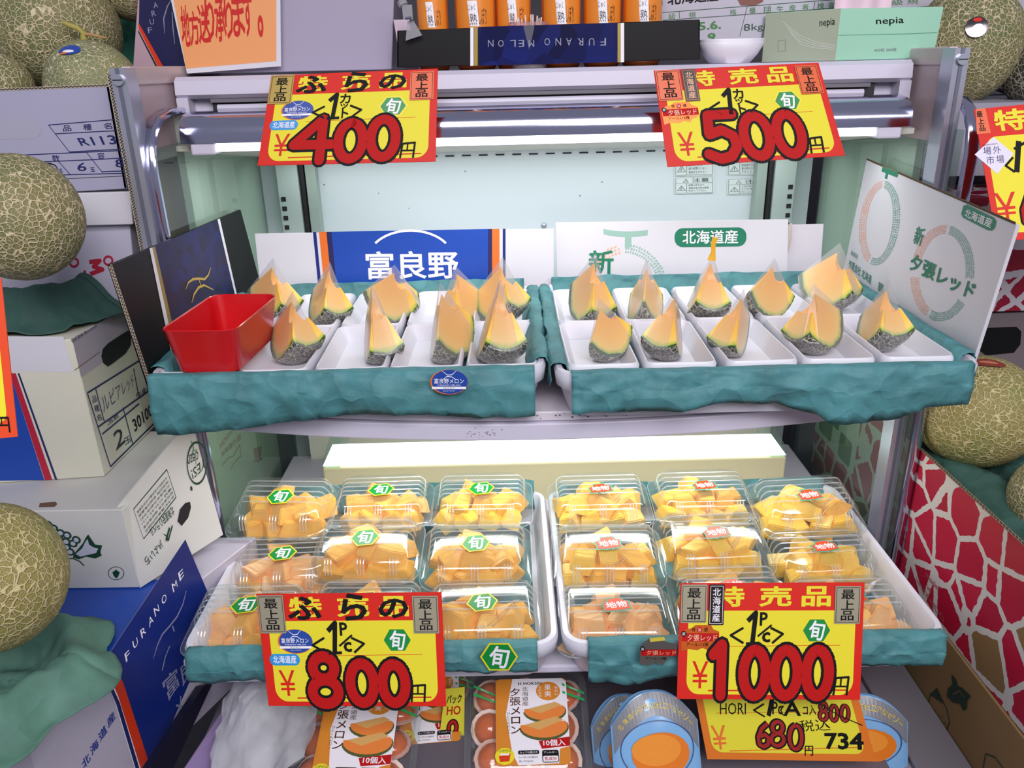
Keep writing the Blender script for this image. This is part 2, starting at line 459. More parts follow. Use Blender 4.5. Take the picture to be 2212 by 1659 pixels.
class Print:
    """Collects printed shapes on a Card; everything one layer up lies 0.25 mm prouder."""
    def __init__(s, card): s.c = card; s.mb = MB(); s.k = 0
    def raw(s, pts, fs, m, L, lay=None):
        s.k += 1; h = 0.00025 * L + 0.000012 * (s.k % 9)
        if lay is None: s.mb.add([s.c.P(x, y, h) for x, y in pts], fs, m)
        else:
            hs = [h] * len(pts)
            for f, l in zip(fs, lay):
                if l:
                    for i in f: hs[i] = h + 0.000012 * l
            s.mb.add([s.c.P(x, y, z) for (x, y), z in zip(pts, hs)], fs, m)
    def poly(s, pts, m, L=1): s.raw(pts, [tuple(range(len(pts)))], m, L); return s
    def rect(s, x0, y0, x1, y1, m, L=1): return s.poly([(x0, y0), (x1, y0), (x1, y1), (x0, y1)], m, L)
    def rrect(s, x0, y0, x1, y1, r, m, L=1, corners=(1, 1, 1, 1)):
        pts = []
        for k, (cx, cy, a0) in enumerate(((x0 + r, y0 + r, 180), (x1 - r, y0 + r, 270), (x1 - r, y1 - r, 0), (x0 + r, y1 - r, 90))):
            if corners[k]: pts += [(cx + r * math.cos(math.radians(a0 + i * 15)), cy + r * math.sin(math.radians(a0 + i * 15))) for i in range(7)]
            else: pts.append(((x0, x1, x1, x0)[k], (y0, y0, y1, y1)[k]))
        return s.poly(pts, m, L)
    def ell(s, cx, cy, rx, ry, m, L=1, n=28, rot=0):
        c, q = math.cos(rot), math.sin(rot)
        return s.poly([(cx + rx * math.cos(t) * c - ry * math.sin(t) * q, cy + rx * math.cos(t) * q + ry * math.sin(t) * c) for t in (2 * math.pi * i / n for i in range(n))], m, L)
    def line(s, pts, w, m, L=1, closed=False, taper=False):
        if closed: pts = list(pts) + [pts[0]]
        n = len(pts)
        for i in range(n - 1):
            (x0, y0), (x1, y1) = pts[i], pts[i + 1]
            l = math.hypot(x1 - x0, y1 - y0) or 1e-9
            wa = w / 2 * (1 if not taper else math.sin(math.pi * (i + .15) / (n - .7)) ** .6)
            wb = w / 2 * (1 if not taper else math.sin(math.pi * (min(i + 1, n - 1.2) + .15) / (n - .7)) ** .6)
            nx, ny = -(y1 - y0) / l, (x1 - x0) / l
            s.raw([(x0 + nx * wa, y0 + ny * wa), (x1 + nx * wb, y1 + ny * wb), (x1 - nx * wb, y1 - ny * wb), (x0 - nx * wa, y0 - ny * wa)], [(0, 1, 2, 3)], m, L)
            if i < n - 2 or closed: s.ell(x1, y1, wb, wb, m, L, 8)
        return s
    def dotends(s, pts, w, m, L=1):
        s.line(pts, w, m, L)
        for p in (pts[0], pts[-1]): s.ell(p[0], p[1], w / 2, w / 2, m, L, 10)
        return s
    def text(s, body, x0, y0, x1, y1, m, L=2, bold=0.0, rot=0, shear=0.0, flip=False):
        a, fs, _, _, lay = glyphs(body, bold)
        w, h = x1 - x0, y1 - y0; cx, cy = (x0 + x1) / 2, (y0 + y1) / 2
        c, q = math.cos(math.radians(rot)), math.sin(math.radians(rot)); pts = []
        for u, v in a:
            X = (u - .5) * w - shear * (v - .5) * h; Y = (v - .5) * h
            if flip: X, Y = -X, -Y
            pts.append((cx + X * c - Y * q, cy + X * q + Y * c))
        s.raw(pts, fs, m, L, lay); return s
    def vtext(s, body, x0, y0, x1, y1, m, L=2, bold=0.0, gap=0.12):
        n = len(body); ch = (y1 - y0) / (n + gap * (n - 1))
        for i, b in enumerate(body):
            yy = y0 + i * ch * (1 + gap); a, f, gw, gh, _ = glyphs(b, bold)
            fw, fh = min(1, gw / .9), min(1, gh / .9)
            cx, cy = (x0 + x1) / 2, yy + ch / 2
            s.text(b, cx - (x1 - x0) / 2 * fw, cy - ch / 2 * fh, cx + (x1 - x0) / 2 * fw, cy + ch / 2 * fh, m, L, bold)
        return s
    def done(s, name, parent, label=None):
        return wpart(name, s.mb, parent, label=label)

def arc(cx, cy, rx, ry, a0, a1, n=14):
    return [(cx + rx * math.cos(math.radians(a0 + (a1 - a0) * i / n)), cy + ry * math.sin(math.radians(a0 + (a1 - a0) * i / n))) for i in range(n + 1)]
def quad_px(c, **kw): return [at(x, y, **kw) for x, y in c]
def facing(px, py, Y, tilt=0.0, yaw=0.0):
    """A plane through the point seen at (px, py) at depth Y, vertical and leaning back by tilt degrees."""
    p = at(px, py, Y=Y); t = math.radians(tilt); a = math.radians(yaw)
    return (p, Vector((math.sin(a) * math.cos(t), -math.cos(a) * math.cos(t), math.sin(t))))
def on_plane(c, pl): return [at(x, y, plane=pl) for x, y in c]

def flutes(P, card, x0, y0, x1, y1, w, m1, m2, n):
    """Cut corrugated edge: zigzag between two liners."""
    dx, dy = x1 - x0, y1 - y0; l = math.hypot(dx, dy); nx, ny = -dy / l * w / 2, dx / l * w / 2
    P.poly([(x0 + nx, y0 + ny), (x1 + nx, y1 + ny), (x1 - nx, y1 - ny), (x0 - nx, y0 - ny)], m2, 1)
    pts = []
    for i in range(2 * n + 1):
        t = i / (2 * n); sgn = 1 if i % 2 else -1
        pts.append((x0 + dx * t + nx * .8 * sgn, y0 + dy * t + ny * .8 * sgn))
    P.line(pts, w * .16, m1, 2)
    for sgn in (1, -1):
        P.line([(x0 + nx * sgn, y0 + ny * sgn), (x1 + nx * sgn, y1 + ny * sgn)], w * .18, m1, 2)
# ------------------------------------------------------------------ structure: floor and the wall behind the stall
def structure(name, mb):
    o = single(name, mb, None, None); o['kind'] = 'structure'; return o
structure('floor', MB().box(-2.2, 2.2, -2.5, 2.6, -0.05, 0.0, mat('concrete_floor', '5b5a60', 0.7, vary=.2)))
structure('wall_back', MB().box(-2.2, 2.2, 2.45, 2.55, 0, 2.9, mat('back_wall', '4a484e', 0.8, vary=.1)))

# ------------------------------------------------------------------ the refrigerated display case
HW = 0.565
case = thing('display_case', 'white open-fronted refrigerated display case holding the cut melon trays', 'showcase', (0, 1.35, 0))
mb = MB(); mb.box(-HW, HW, 1.2, 1.72, 0.0, 0.50, BASEG); bevel(wpart('base', mb, case), .006)
# upper cover with its recess
mb = MB()
pr = [(1.335, 1.494), (1.325, 1.488), (1.322, 1.468), (1.330, 1.462), (1.35, 1.462), (1.35, 1.436), (1.70, 1.436), (1.70, 1.494)]
mb.loft([[Vector((x, y, z)) for y, z in pr] for x in (-HW, HW)], CASEW); wpart('top_cover', mb, case)
mb = MB(); mb.box(-HW + .05, HW - .05, 1.336, 1.352, 1.437, 1.462, DARKM); wpart('roller_recess', mb, case)
mb = MB(); mb.tube([(-HW + .06, 1.330, 1.4475), (HW - .07, 1.330, 1.4475)], .0058, CASEW, 10); mb.box(-HW + .05, HW - .06, 1.329, 1.34, 1.456, 1.4615, mat('recess_grey', '6f6c74', .5)); wpart('roller_blind', mb, case, True)
for sx in (-1, 1):
    mb = MB(); mb.box(sx * HW - .018 if sx > 0 else -HW, sx * HW if sx > 0 else -HW + .018, 1.322, 1.352, 1.437, 1.464, CASEW); wpart('cover_end', mb, case)
# chrome bar
prof = [(1.335, 1.4445), (1.31, 1.4445), (1.285, 1.441), (1.27, 1.434), (1.262, 1.424), (1.260, 1.412), (1.260, 1.401), (1.268, 1.401), (1.268, 1.42), (1.28, 1.432), (1.335, 1.436)]
mb = MB(); mb.loft([[Vector((x, y, z)) for y, z in prof] for x in (-.545, .545)], CHROME); wpart('chrome_bar', mb, case, True, 50)
mb = MB(); mb.tube([(-.50, 1.276, 1.394), (.50, 1.276, 1.394)], .0065, mat('lamp_tube_lit', 'f4fffb', .4, emit=2.6), 12); wpart('lamp_tube', mb, case, True)
for sx in (-1, 1):
    mb = MB(); mb.box(sx * .515 - .018, sx * .515 + .018, 1.262, 1.295, 1.384, 1.404, CASEW); bevel(wpart('lamp_socket', mb, case), .003)
# canopy underside
mb = MB()
mb.hexa([(-HW, 1.29, 1.388), (HW, 1.29, 1.388), (HW, 1.70, 1.338), (-HW, 1.70, 1.338), (-HW, 1.29, 1.396), (HW, 1.29, 1.396), (HW, 1.70, 1.43), (-HW, 1.70, 1.43)], mat('canopy_white', 'd8d9cb', .5)); wpart('canopy_underside', mb, case)
# back panel with its row of slots
mb = MB(); mb.box(-HW, HW, 1.70, 1.72, 0.5, 1.45, CASEIN); wpart('back_panel', mb, case)
c = Card([(-HW, 1.699, 1.34), (HW, 1.699, 1.34), (HW, 1.699, 1.0), (-HW, 1.699, 1.0)], 1130, 340)
P = Print(c)
for x, y, r in ((130, 60, 1.6), (300, 112, 1.2), (420, 40, 1.4), (655, 95, 1.5), (700, 68, 1.5), (860, 70, 1.2), (240, 80, 1.2)): P.ell(x, y, r, r * .8, mat('speck', '5d6a62', .7), 1, 8)
P.done('speck_print', case)
slm = mesh(MB().box(0, .018, 0, .0012, 0, .003, DARKM))
for i in range(30):
    lpart('panel_slot', slm, case, Matrix.Translation(Vector((-HW + .075 + i * .034, 1.6985, 1.3295)) - case.location))
for sx in (-1, 1):
    xa = .50 * sx
    mb = MB(); mb.box(xa - .021, xa + .021, 1.665, 1.70, .56, 1.338, mat('upright_grey', 'b9c9c4', .45)); mb.box(xa - sx * .045 - .010, xa - sx * .045 + .010, 1.672, 1.70, .56, 1.338, mat('upright_post', '9fb0a8', .45)); up = wpart('upright', mb, case)
    mb = MB(); mb.box(xa - sx * .029 - .0035, xa - sx * .029 + .0035, 1.668, 1.70, .6, 1.338, DARKM); wpart('gap', mb, up)
    for k in range(9):
        z = 1.262 - k * .019
        mb = MB(); mb.box(xa + sx * .008, xa + sx * .017, 1.6635, 1.667, z - .0085, z, DARKM); wpart('bracket_slot', mb, up)
mb = MB(); p = at(1175, 487, Y=1.70); mb.loft([[p + Vector((.006 * s * math.cos(a), -t, .006 * s * math.sin(a))) for a in (i * math.pi / 8 for i in range(16))] for s, t in ((1, 0), (1, .001), (.6, .004))], ALU); sc1 = wpart('screw', mb, case, True, 60)
# warning labels on the back panel
def warn(x0, y0, x1, y1, title, rows, sym):
    P = Print(Card(quad_px([(x0, y0), (x1, y0 - 3), (x1 + 1, y1 - 2), (x0, y1)], Y=1.698), 88, 62))
    gi = mat('label_ink', '3c4a4c', .5)
    P.rrect(0, 0, 88, 62, 3, mat('label_white', 'dfeae8', .4), 1)
    for a, b, cc, d in ((3, 3, 85, 3), (3, 59, 85, 59), (3, 3, 3, 59), (85, 3, 85, 59), (3, 24, 85, 24), (28, 24, 28, 59)): P.line([(a, b), (cc, d)], .8, gi, 2)
    P.text(title, 40, 6, 78, 21, gi, 2, .01); P.line([(20, 20), (26, 8), (32, 20)], 1, gi, 2, closed=True); P.rect(25.5, 12, 26.5, 17, gi, 2)
    P.line([(7, 50), (16, 33), (25, 50)], 1.2, gi, 2, closed=True)
    if sym: P.line([(17, 37), (14, 43), (17, 43), (14, 49)], 1, gi, 2)
    else: P.rect(15.3, 38, 16.7, 45, gi, 2); P.ell(16, 47.5, 1, 1, gi, 2, 8)
    for i, r in enumerate(rows): P.text(r, 32, 28 + i * 10, 32 + min(50, len(r) * 5), 35 + i * 10, gi, 2)
    P.done('warning_label', case)
warn(1457, 383, 1541, 419, '注意', ['感電の恐れあり', '清掃点検の時は電源', 'を切って下さい。'], True)
warn(1457, 333, 1541, 381, '注意', ['漏電火災感電', '屋外設置はしない', '直接水をかけない'], True)
warn(1571, 386, 1656, 421, '注意', ['ケガの恐れあり', 'ガラスに無理な力を', 'ないこと。'], False)
warn(1571, 336, 1656, 379, '注意', ['商品落下の恐れあり', '棚は静かに出し入れ', 'すること。'], False)
# sides: opaque inner panel, glass, aluminium post, chrome rail
for sx in (-1, 1):
    X = sx * HW + (.022 if sx > 0 else 0); py_ = .045 if sx > 0 else 0
    mb = MB(); mb.box(min(X, X + sx * .012), max(X, X + sx * .012), 1.32, 1.70, 1.03, 1.45, mat('side_panel_pale', 'd3ded3', .4)); wpart('side_panel', mb, case)
    mb = MB(); mb.box(X - sx * .001 - .002, X - sx * .001 + .002, 1.19, 1.70, .56, 1.40, GLASS); wpart('side_glass', mb, case)
    xo = X + sx * .012
    mb = MB()
    xo -= .022 if sx > 0 else 0
    mb.box(xo - .0105, xo + .0105, 1.165 + py_, 1.20 + py_, .5, 1.508, ALU); mb.box(xo - .0025, xo + .0025, 1.1635 + py_, 1.166 + py_, .5, 1.508, mat('alu_groove', '7c7f90', .4, metal=.6))
    post = wpart('aluminium_post', mb, case)
    mb = MB(); mb.tube([(xo, 1.166 + py_, 1.493), (xo, 1.160 + py_, 1.493)], .0075, ALU, 16); mb.box(xo - .0065, xo + .0065, 1.1592 + py_, 1.1602 + py_, 1.4923, 1.4937, DARKM); wpart('screw', mb, post, True)
    mb = MB(); mb.box(xo - .004, xo + .004, 1.20 + py_, 1.66, 1.38, 1.508, mat('side_cover', 'c3adb2' if sx < 0 else 'b9b6c6', .35)); wpart('side_cover', mb, case)
    mb = MB(); mb.box(xo - .006, xo + .007, 1.19 + py_, 1.66, 1.485, 1.510, mat('cover_rim', 'cdbcbc' if sx < 0 else 'aeb2c6', .3)); bevel(wpart('cover_rim', mb, case), .002)
    path = [(1.345, 1.449), (1.27, 1.449), (1.225, 1.441), (1.198, 1.425), (1.182, 1.402), (1.176, 1.37), (1.178, 1.30), (1.185, 1.10), (1.19, .60)]
    xr = X + (.010 if sx > 0 else .003)
    loops = []
    for i, (y, z) in enumerate(path):
        a = Vector((path[min(i + 1, len(path) - 1)][0] - path[max(i - 1, 0)][0], path[min(i + 1, len(path) - 1)][1] - path[max(i - 1, 0)][1])).normalized()
        ny, nz = a.y, -a.x
        if ny > 0: ny, nz = -ny, -nz
        o_, i_ = (y, z), (y - ny * .006, z - nz * .006)
        loops.append([Vector((xr - .009, *o_)), Vector((xr - .006, o_[0] + ny * .002, o_[1] + nz * .002)), Vector((xr + .006, o_[0] + ny * .002, o_[1] + nz * .002)), Vector((xr + .009, *o_)), Vector((xr + .009, *i_)), Vector((xr - .009, *i_))])
    mb = MB(); mb.loft(loops, CHROME); wpart('chrome_rail', mb, case, True, 50)
# middle shelf with its bowed front
def bow(x, k=.085): return 1.005 + k * (abs(x) / HW) ** 2
def bowed(z0, z1, dy, m, name):
    xs = [-HW + .01 + (2 * HW - .02) * i / 32 for i in range(33)]
    f0 = [Vector((x, bow(x) + dy, z0)) for x in xs]; f1 = [Vector((x, bow(x) + dy, z1)) for x in xs]
    lp0 = f0 + [Vector((HW - .01, 1.64, z0)), Vector((-HW + .01, 1.64, z0))]; lp1 = f1 + [Vector((HW - .01, 1.64, z1)), Vector((-HW + .01, 1.64, z1))]
    mb = MB(); mb.loft([lp0, lp1], m); return bevel(wpart(name, mb, case), .002)
bowed(1.020, 1.045, 0, CASEW, 'shelf_bumper'); bowed(1.046, 1.060, .006, mat('shelf_trim_white', 'd6cfd8', .4), 'middle_shelf')
for sx in (-1, 1): mb = MB(); mb.box(sx * .46 - .008, sx * .46 + .008, 1.14, 1.2, 1.006, 1.02, PLW); wpart('shelf_clip', mb, case)
mb = MB(); mb.tube([(-.44, 1.22, 1.012), (.44, 1.22, 1.012)], .007, MATS['lamp_tube_lit'], 12); wpart('lamp_tube', mb, case, True)
rnd = random.Random(12); mb = MB(); stn = mat('residue', '9b95a4', .7); stb = mat('grime', '5f5654', .8)
for cx_, cz_, n_, sp_, m_ in ((-.105, 1.031, 26, .012, stn), (.03, 1.0535, 22, .05, stb), (.12, 1.0535, 14, .03, stb), (.24, 1.0525, 10, .006, stn)):
    for k in range(n_):
        x = cx_ + rnd.gauss(0, sp_); z = cz_ + rnd.gauss(0, .004 if cz_ < 1.04 else .002); r_ = rnd.uniform(.0006, .0018); y = bow(x) + (.0055 if cz_ > 1.046 else -.0004) - .0006 - .00001 * k
        mb.add([(x + r_ * math.cos(a) * rnd.uniform(.6, 1.3), y, z + r_ * .6 * math.sin(a)) for a in (i * 1.047 for i in range(6))], [tuple(range(6))], m_)
wpart('stain_speck', mb, case)
# lower cabinet: back duct with its lit lamp housing, side of the lower shelf
mb = MB(); mb.box(-.505, .50, 1.60, 1.62, .56, 1.02, mat('lower_back_white', 'e8e6da', .45)); wpart('lower_back_panel', mb, case)
mb = MB(); mb.box(-.43, .467, 1.40, 1.5, .56, .783, mat('duct_cream', 'd9cfa9', .5)); bevel(wpart('air_duct', mb, case), .003)
mb = MB()
q = [(-.43, 1.402, .786), (.467, 1.402, .786), (.467, 1.50, .786), (-.43, 1.50, .786)]
mb.hexa([Vector(p) for p in q] + [Vector((-.40, 1.405, .790)), Vector((.44, 1.405, .790)), Vector((.44, 1.48, .796)), Vector((-.40, 1.48, .796))], mat('lamp_diffuser_lit', 'f2fffa', .5, emit=1.5)); wpart('lamp_diffuser', mb, case)
for x0, x1 in ((-.43, -.395), (.435, .467)):
    mb = MB(); mb.hexa([(x0, 1.398, .785), (x1, 1.398, .785), (x1, 1.5, .785), (x0, 1.5, .785), (x0 + .004, 1.40, .806), (x1 - .004, 1.40, .806), (x1 - .004, 1.5, .82), (x0 + .004, 1.5, .82)], GLASS); wpart('lamp_end_cover', mb, case)
mb = MB()
lp = lambda z: [Vector((x, .925 + .03 * (abs(x) / .55) ** 2, z)) for x in [-.55 + 1.1 * i / 24 for i in range(25)]] + [Vector((.55, 1.62, z)), Vector((-.55, 1.62, z))]
mb.loft([lp(.690), lp(.703)], CASEW); bevel(wpart('lower_shelf', mb, case), .003)
mb = MB(); mb.box(-HW, HW, .80, 1.62, .50, .515, mat('plinth_top', '8d8795', .6)); bevel(wpart('plinth_shelf', mb, case), .004)

# ------------------------------------------------------------------ big white trays
def tray_mesh(w, d, h, r=.03, wall=.012, depth=None, m=PLW, taper=.02, rim=.006):
    mb = MB(); dp = depth or h - .01
    mb.loft([rr(w - 2 * taper, d - 2 * taper, r, 0), rr(w - rim * 2 - .004, d - rim * 2 - .004, r, h - .028), rr(w - .004, d - .004, r, h - .022), rr(w, d, r, h - .005), rr(w - .005, d - .005, r, h),
             rr(w - 2 * wall + .005, d - 2 * wall + .005, r - .006, h), rr(w - 2 * wall, d - 2 * wall, r - .008, h - .005), rr(w - 2 * wall - .02, d - 2 * wall - .02, r - .012, h - dp)], m)
    return mesh(mb, None, True, 50)
ZM, ZL = 1.128, .772
TRAYS = {}
def big_tray(key, cx, cy, w, d, h, zr, label, depth):
    t = link('serving_tray', tray_mesh(w, d, h, depth=depth), None, Matrix.Translation((cx, cy, zr - h)))
    tag(t, label, 'tray', 'big white trays in the showcase'); TRAYS[key] = (cx, cy, w, d, h, zr); return t
big_tray('ml', -.279, 1.215, .53, .44, .066, ZM, 'big white plastic tray lined with green paper before the blue-printed card', .03)
big_tray('mr', .274, 1.205, .555, .47, .066, ZM, 'big white plastic tray lined with green paper beside the big white leaning card', .03)
big_tray('ll', -.262, 1.10, .515, .43, .066, ZL, 'big white tray on the lower shelf holding the green-seal packs', .055)
big_tray('lr', .262, 1.10, .525, .43, .066, ZL, 'big white tray on the lower shelf holding the orange-seal packs', .055)

# ------------------------------------------------------------------ green wrapping paper
def strip(mb, A, B, out, prof, m, hem=None, amp=.003, seed=0, nu=60, top=0.0):
    A, B, out = Vector(A), Vector(B), Vector(out).normalized()
    np_ = len(prof) - 1; nv = np_ * 3
    def P(u, v):
        t = v * np_; i = min(int(t), np_ - 1); f = t - i
        o = prof[i][0] * (1 - f) + prof[i + 1][0] * f; z = prof[i][1] * (1 - f) + prof[i + 1][1] * f
        if hem and z < 0: z *= 1 + (hem(u) - 1) * min(1, max(0, -z / .012))
        p = A.lerp(B, u) + out * o + Vector((0, 0, z))
        k = amp * (0.4 + 1.6 * v)
        n1 = noise.noise(Vector((u * 9 + seed, v * 2.2, seed))) + .6 * noise.noise(Vector((u * 24 + seed, v * 6, 3.1))) + .35 * abs(noise.noise(Vector((u * 45, v * 12 + seed, 7.7))))
        return p + out * (k * n1) + Vector((0, 0, top * noise.noise(Vector((u * 12, seed, 0)))))
    mb.grid(P, nu, nv, m)
def liner(key, m, label, fx, hemf, length, inner=True, bleft=True, bright=True, back=.012):
    cx, cy, w, d, h, zr = TRAYS[key]; z = zr + .0015
    mb = MB()
    x0, x1, y0, y1 = cx - w / 2, cx + w / 2, cy - d / 2, cy + d / 2
    i_ = .014
    if inner:
        fz = zr - (.0285 if key[0] == 'm' else .0535)
        mb.add([(x0 + .03, y0 + .03, fz), (x1 - .03, y0 + .03, fz), (x1 - .03, y1 - .03, fz), (x0 + .03, y1 - .03, fz)], [(0, 1, 2, 3)], m)
    pr = [(-i_ - .012, -.027), (-i_, .0), (-.008, .003), (.0015, .002), (.004, -.004), (.005, -.03)]
    strip(mb, (x1 - .02, y1, z), (x0 + .02, y1, z), (0, 1, 0), [(-i_ - .012, -.027), (-i_ + .002, 0), (-.008, back), (.002, back - .004), (.005, -.03)], m, seed=key == 'ml' and 3 or 5, top=.003)
    if bleft: strip(mb, (x0, y1 - .02, z), (x0, y0 + .035, z), (-1, 0, 0), pr, m, seed=8, nu=40)
    if bright: strip(mb, (x1, y0 + .035, z), (x1, y1 - .02, z), (1, 0, 0), pr, m, seed=11, nu=40)
    prf = [(-i_ - .014, -.026), (-i_, .0), (-.006, .003), (.003, .002), (.006, -.006), (.009, -.02), (.010, -length * .5), (.006, -length)]
    strip(mb, (cx - w / 2 + fx[0], y0, z), (cx + w / 2 - fx[1], y0, z), (0, -1, 0), prf, m, hem=hemf, amp=.004, seed=21 if key[1] == 'l' else 30, nu=90)
    o = single('wrapping_paper', mb, label, 'paper', 'green paper lining the big trays', smooth=True, angle=70)
    s_ = o.modifiers.new('thick', 'SOLIDIFY'); s_.thickness = .0006
    return o
liner('ml', GPAPER, 'crumpled green paper with an oval sticker, lining the tray before the blue-printed card', (.008, .016), lambda u: 1.22 - .25 * u + .12 * math.sin(u * 7 + 1), .060)
liner('mr', GPAPER, 'crumpled green paper lining the tray beside the big white leaning card', (.02, .02), lambda u: 1.0 + .10 * math.sin(u * 6 + 4) - .25 * max(0, min(1, (u - .28) * 12)) * max(0, min(1, (.62 - u) * 9)) + .25 * max(0, min(1, (u - .62) * 30)) * max(0, min(1, (.9 - u) * 14)), .056)
liner('ll', GPAPER, 'green paper hanging over the lower tray edge, pinned by a green seal', (.012, .03), lambda u: 1.0 + .10 * math.sin(u * 5 + 1), .040, bright=False, bleft=False, back=.02)
liner('lr', GPAPER, 'green paper hanging over the lower tray edge, with a torn silver sticker', (.034, .01), lambda u: 1.12 + .28 * math.exp(-((u - .12) / .1) ** 2) - .25 * u + .5 * max(0, u - .7), .046, bleft=False, bright=False)

# ------------------------------------------------------------------ small foam trays
sm = tray_mesh(.098, .196, .026, r=.014, wall=.007, depth=.0225, m=FOAM, taper=.012, rim=.002)
def small(cx, cy, rz, label, first=[None]):
    M = Matrix.Translation((cx, cy, ZM - .0275)) @ Matrix.Rotation(math.radians(rz), 4, 'Z')
    o = link('foam_tray', sm, None, M)
    return tag(o, label, 'tray', 'small white trays under the melon wedges')
ORD = ['first', 'second', 'third', 'fourth', 'fifth']
for key, x0, dx, nm in (('ml', -.279 - .208, .1038, 'tray before blue card'), ('mr', .274 - .212, .106, 'tray before green card')):
    cx, cy, w, d, h, zr = TRAYS[key]
    for r_, yy in ((0, cy - .098), (1, cy + .1005)):
        for i in range(5):
            small(x0 + i * dx, yy, random.Random(i + r_ * 7).uniform(-1.2, 1.2), 'small white foam tray, %s from left, %s row, %s' % (ORD[i], ('front', 'rear')[r_], nm))

# ------------------------------------------------------------------ wrapped melon wedges
R = .088
def wedge_meshes(half, thd, seed, rc=.42, tmax=112):
    rnd = random.Random(seed); td = math.radians(thd); N, K = 14, 9
    Pax = Vector((0, math.sin(td), -math.cos(td))); E = Vector((0, math.sin(td - math.pi / 2), -math.cos(td - math.pi / 2))); S = Vector((1, 0, 0))
    hf = math.radians(half)
    def D(i, k):
        th = math.radians(4 + (tmax - 4) * i / N); ph = -hf + 2 * hf * k / K
        return (Pax * math.cos(th) * 1.08 + (E * math.cos(ph) + S * math.sin(ph)) * math.sin(th)), th
    def rin(th):
        t = min(1, max(0, (math.degrees(th) - 45) / (tmax - 50))); return R * (.05 + (rc - .05) * t * t * (3 - 2 * t))
    fl = MB(); rd = MB()
    out = [[D(i, k)[0] * R for k in range(K + 1)] for i in range(N + 1)]
    inn = [[D(i, k)[0].normalized() * (rin(D(i, k)[1]) * (1 + .06 * rnd.uniform(-1, 1))) for k in range(K + 1)] for i in range(N + 1)]
    W = K + 1
    ov = [(v * 1.012) for r_ in out for v in r_]
    rd.add(ov, [(i * W + k, (i + 1) * W + k, (i + 1) * W + k + 1, i * W + k + 1) for i in range(N) for k in range(K)], RIND)
    rd.add([v for r_ in out for v in r_], [], RIND)
    # rind edges
    b0 = len(ov)
    for i in range(N):
        for k in (0, K): rd.f.append((i * W + k, (i + 1) * W + k, b0 + (i + 1) * W + k, b0 + i * W + k)); rd.m.append(0)
    for k in range(K):
        for i in (0, N): rd.f.append((i * W + k, i * W + k + 1, b0 + i * W + k + 1, b0 + i * W + k)); rd.m.append(0)
    def quadface(a, b, nu, nv):  # a(i),b(i) rails
        return None
    M_ = 8
    for k in (0, K):  # longitudinal cut faces
        fl.grid(lambda u, v, k=k: inn[int(round(v * N))][k].lerp(out[int(round(v * N))][k], u), M_, N, FLESH)
    fl.grid(lambda u, v: inn[N][int(round(v * K))].lerp(out[N][int(round(v * K))], u), M_, K, FLESH)
    fl.grid(lambda u, v: inn[0][int(round(v * K))].lerp(out[0][int(round(v * K))], u), M_, K, FLESH)
    fl.grid(lambda u, v: inn[int(round(v * N))][int(round(u * K))], K, N, FLESH)
    # cling film drawn up to a point
    bm = bmesh.new()
    for r_ in (ov[::3] + [v for q in inn for v in q[::4]]): bm.verts.new(r_ * 1.015 if r_.z < -.03 else r_ * 1.03)
    bm.verts.new(Vector((0.003, -.003, .005))); bm.verts.new(Vector((-0.003, .003, .005))); bm.verts.new(Vector((0.001, .001, .013)))
    bmesh.ops.convex_hull(bm, input=bm.verts)
    bmesh.ops.recalc_face_normals(bm, faces=bm.faces)
    me = bpy.data.meshes.new('film'); bm.to_mesh(me); bm.free(); me.materials.append(FILM)
    me.polygons.foreach_set('use_smooth', [True] * len(me.polygons)); me.set_sharp_from_angle(angle=math.radians(28))
    return mesh(fl, None, True, 40), mesh(rd, None, True, 40), me
WV = [wedge_meshes(29, 66, 1, .44, 112), wedge_meshes(31, 60, 2, .48, 110), wedge_meshes(25, 66, 3, .42, 106), wedge_meshes(32, 70, 4, .46, 116)]
def wedge(px, py, hpx, yaw, var, roll, label, grp):
    p = at(px, py, Z=ZM - .024)
    s = hpx / FPX * axis_of(p) / (.106)
    t = thing('melon_wedge', label, 'melon', group=grp, M=Matrix.Translation(p))
    L = Matrix.Translation((0, 0, R * s * 1.2)) @ Matrix.Diagonal((.74, .74, 1.2, 1)) @ Matrix.Rotation(math.radians(yaw), 4, 'Z') @ Matrix.Rotation(math.radians(roll), 4, 'Y') @ Matrix.Scale(s, 4)
    fl, rd, fm = WV[var]
    lpart('flesh', fl, t, L); lpart('rind', rd, t, L, 'netted grey-green rind'); lpart('film', fm, t, L, 'clear cling film pulled to a point')
    t['peak'] = R * s * 1.2 + .011 * 1.2 * s
    return t
GL, GR = 'wrapped melon wedges in the tray before the blue-printed card', 'wrapped melon wedges in the tray before the green-printed card'
for (px, py, h, yaw, v, ro, lb) in (
    (606, 695, 122, 62, 0, 6, 'wrapped melon wedge half hidden behind the red box, at the rear corner'),
    (724, 703, 122, 38, 0, 8, 'wrapped melon wedge with an orange cut face beneath the orange print stripe'),
    (862, 697, 112, 95, 3, -8, 'wrapped melon wedge showing a single broad cut side, in the rear row'),
    (990, 700, 112, -42, 2, -6, 'wrapped melon wedge leaning under the last printed character, rear row'),
    (1088, 697, 126, 50, 1, 6, 'wrapped melon wedge at the end of the rear row by the paper fold'),
    (648, 780, 136, 48, 1, 6, 'wrapped melon wedge standing beside the red box, wide orange cut face'),
    (818, 782, 150, 24, 2, -3, 'tall narrow wrapped wedge with an empty film peak over its flesh'),
    (962, 776, 150, 170, 1, 4, 'wrapped wedge showing a grey netted V of rind between two cut sides'),
    (1084, 782, 162, 14, 0, 3, 'tall wrapped wedge with a white glint on its film at the tray end')):
    wedge(px, py, h, yaw, v, ro, lb, GL)
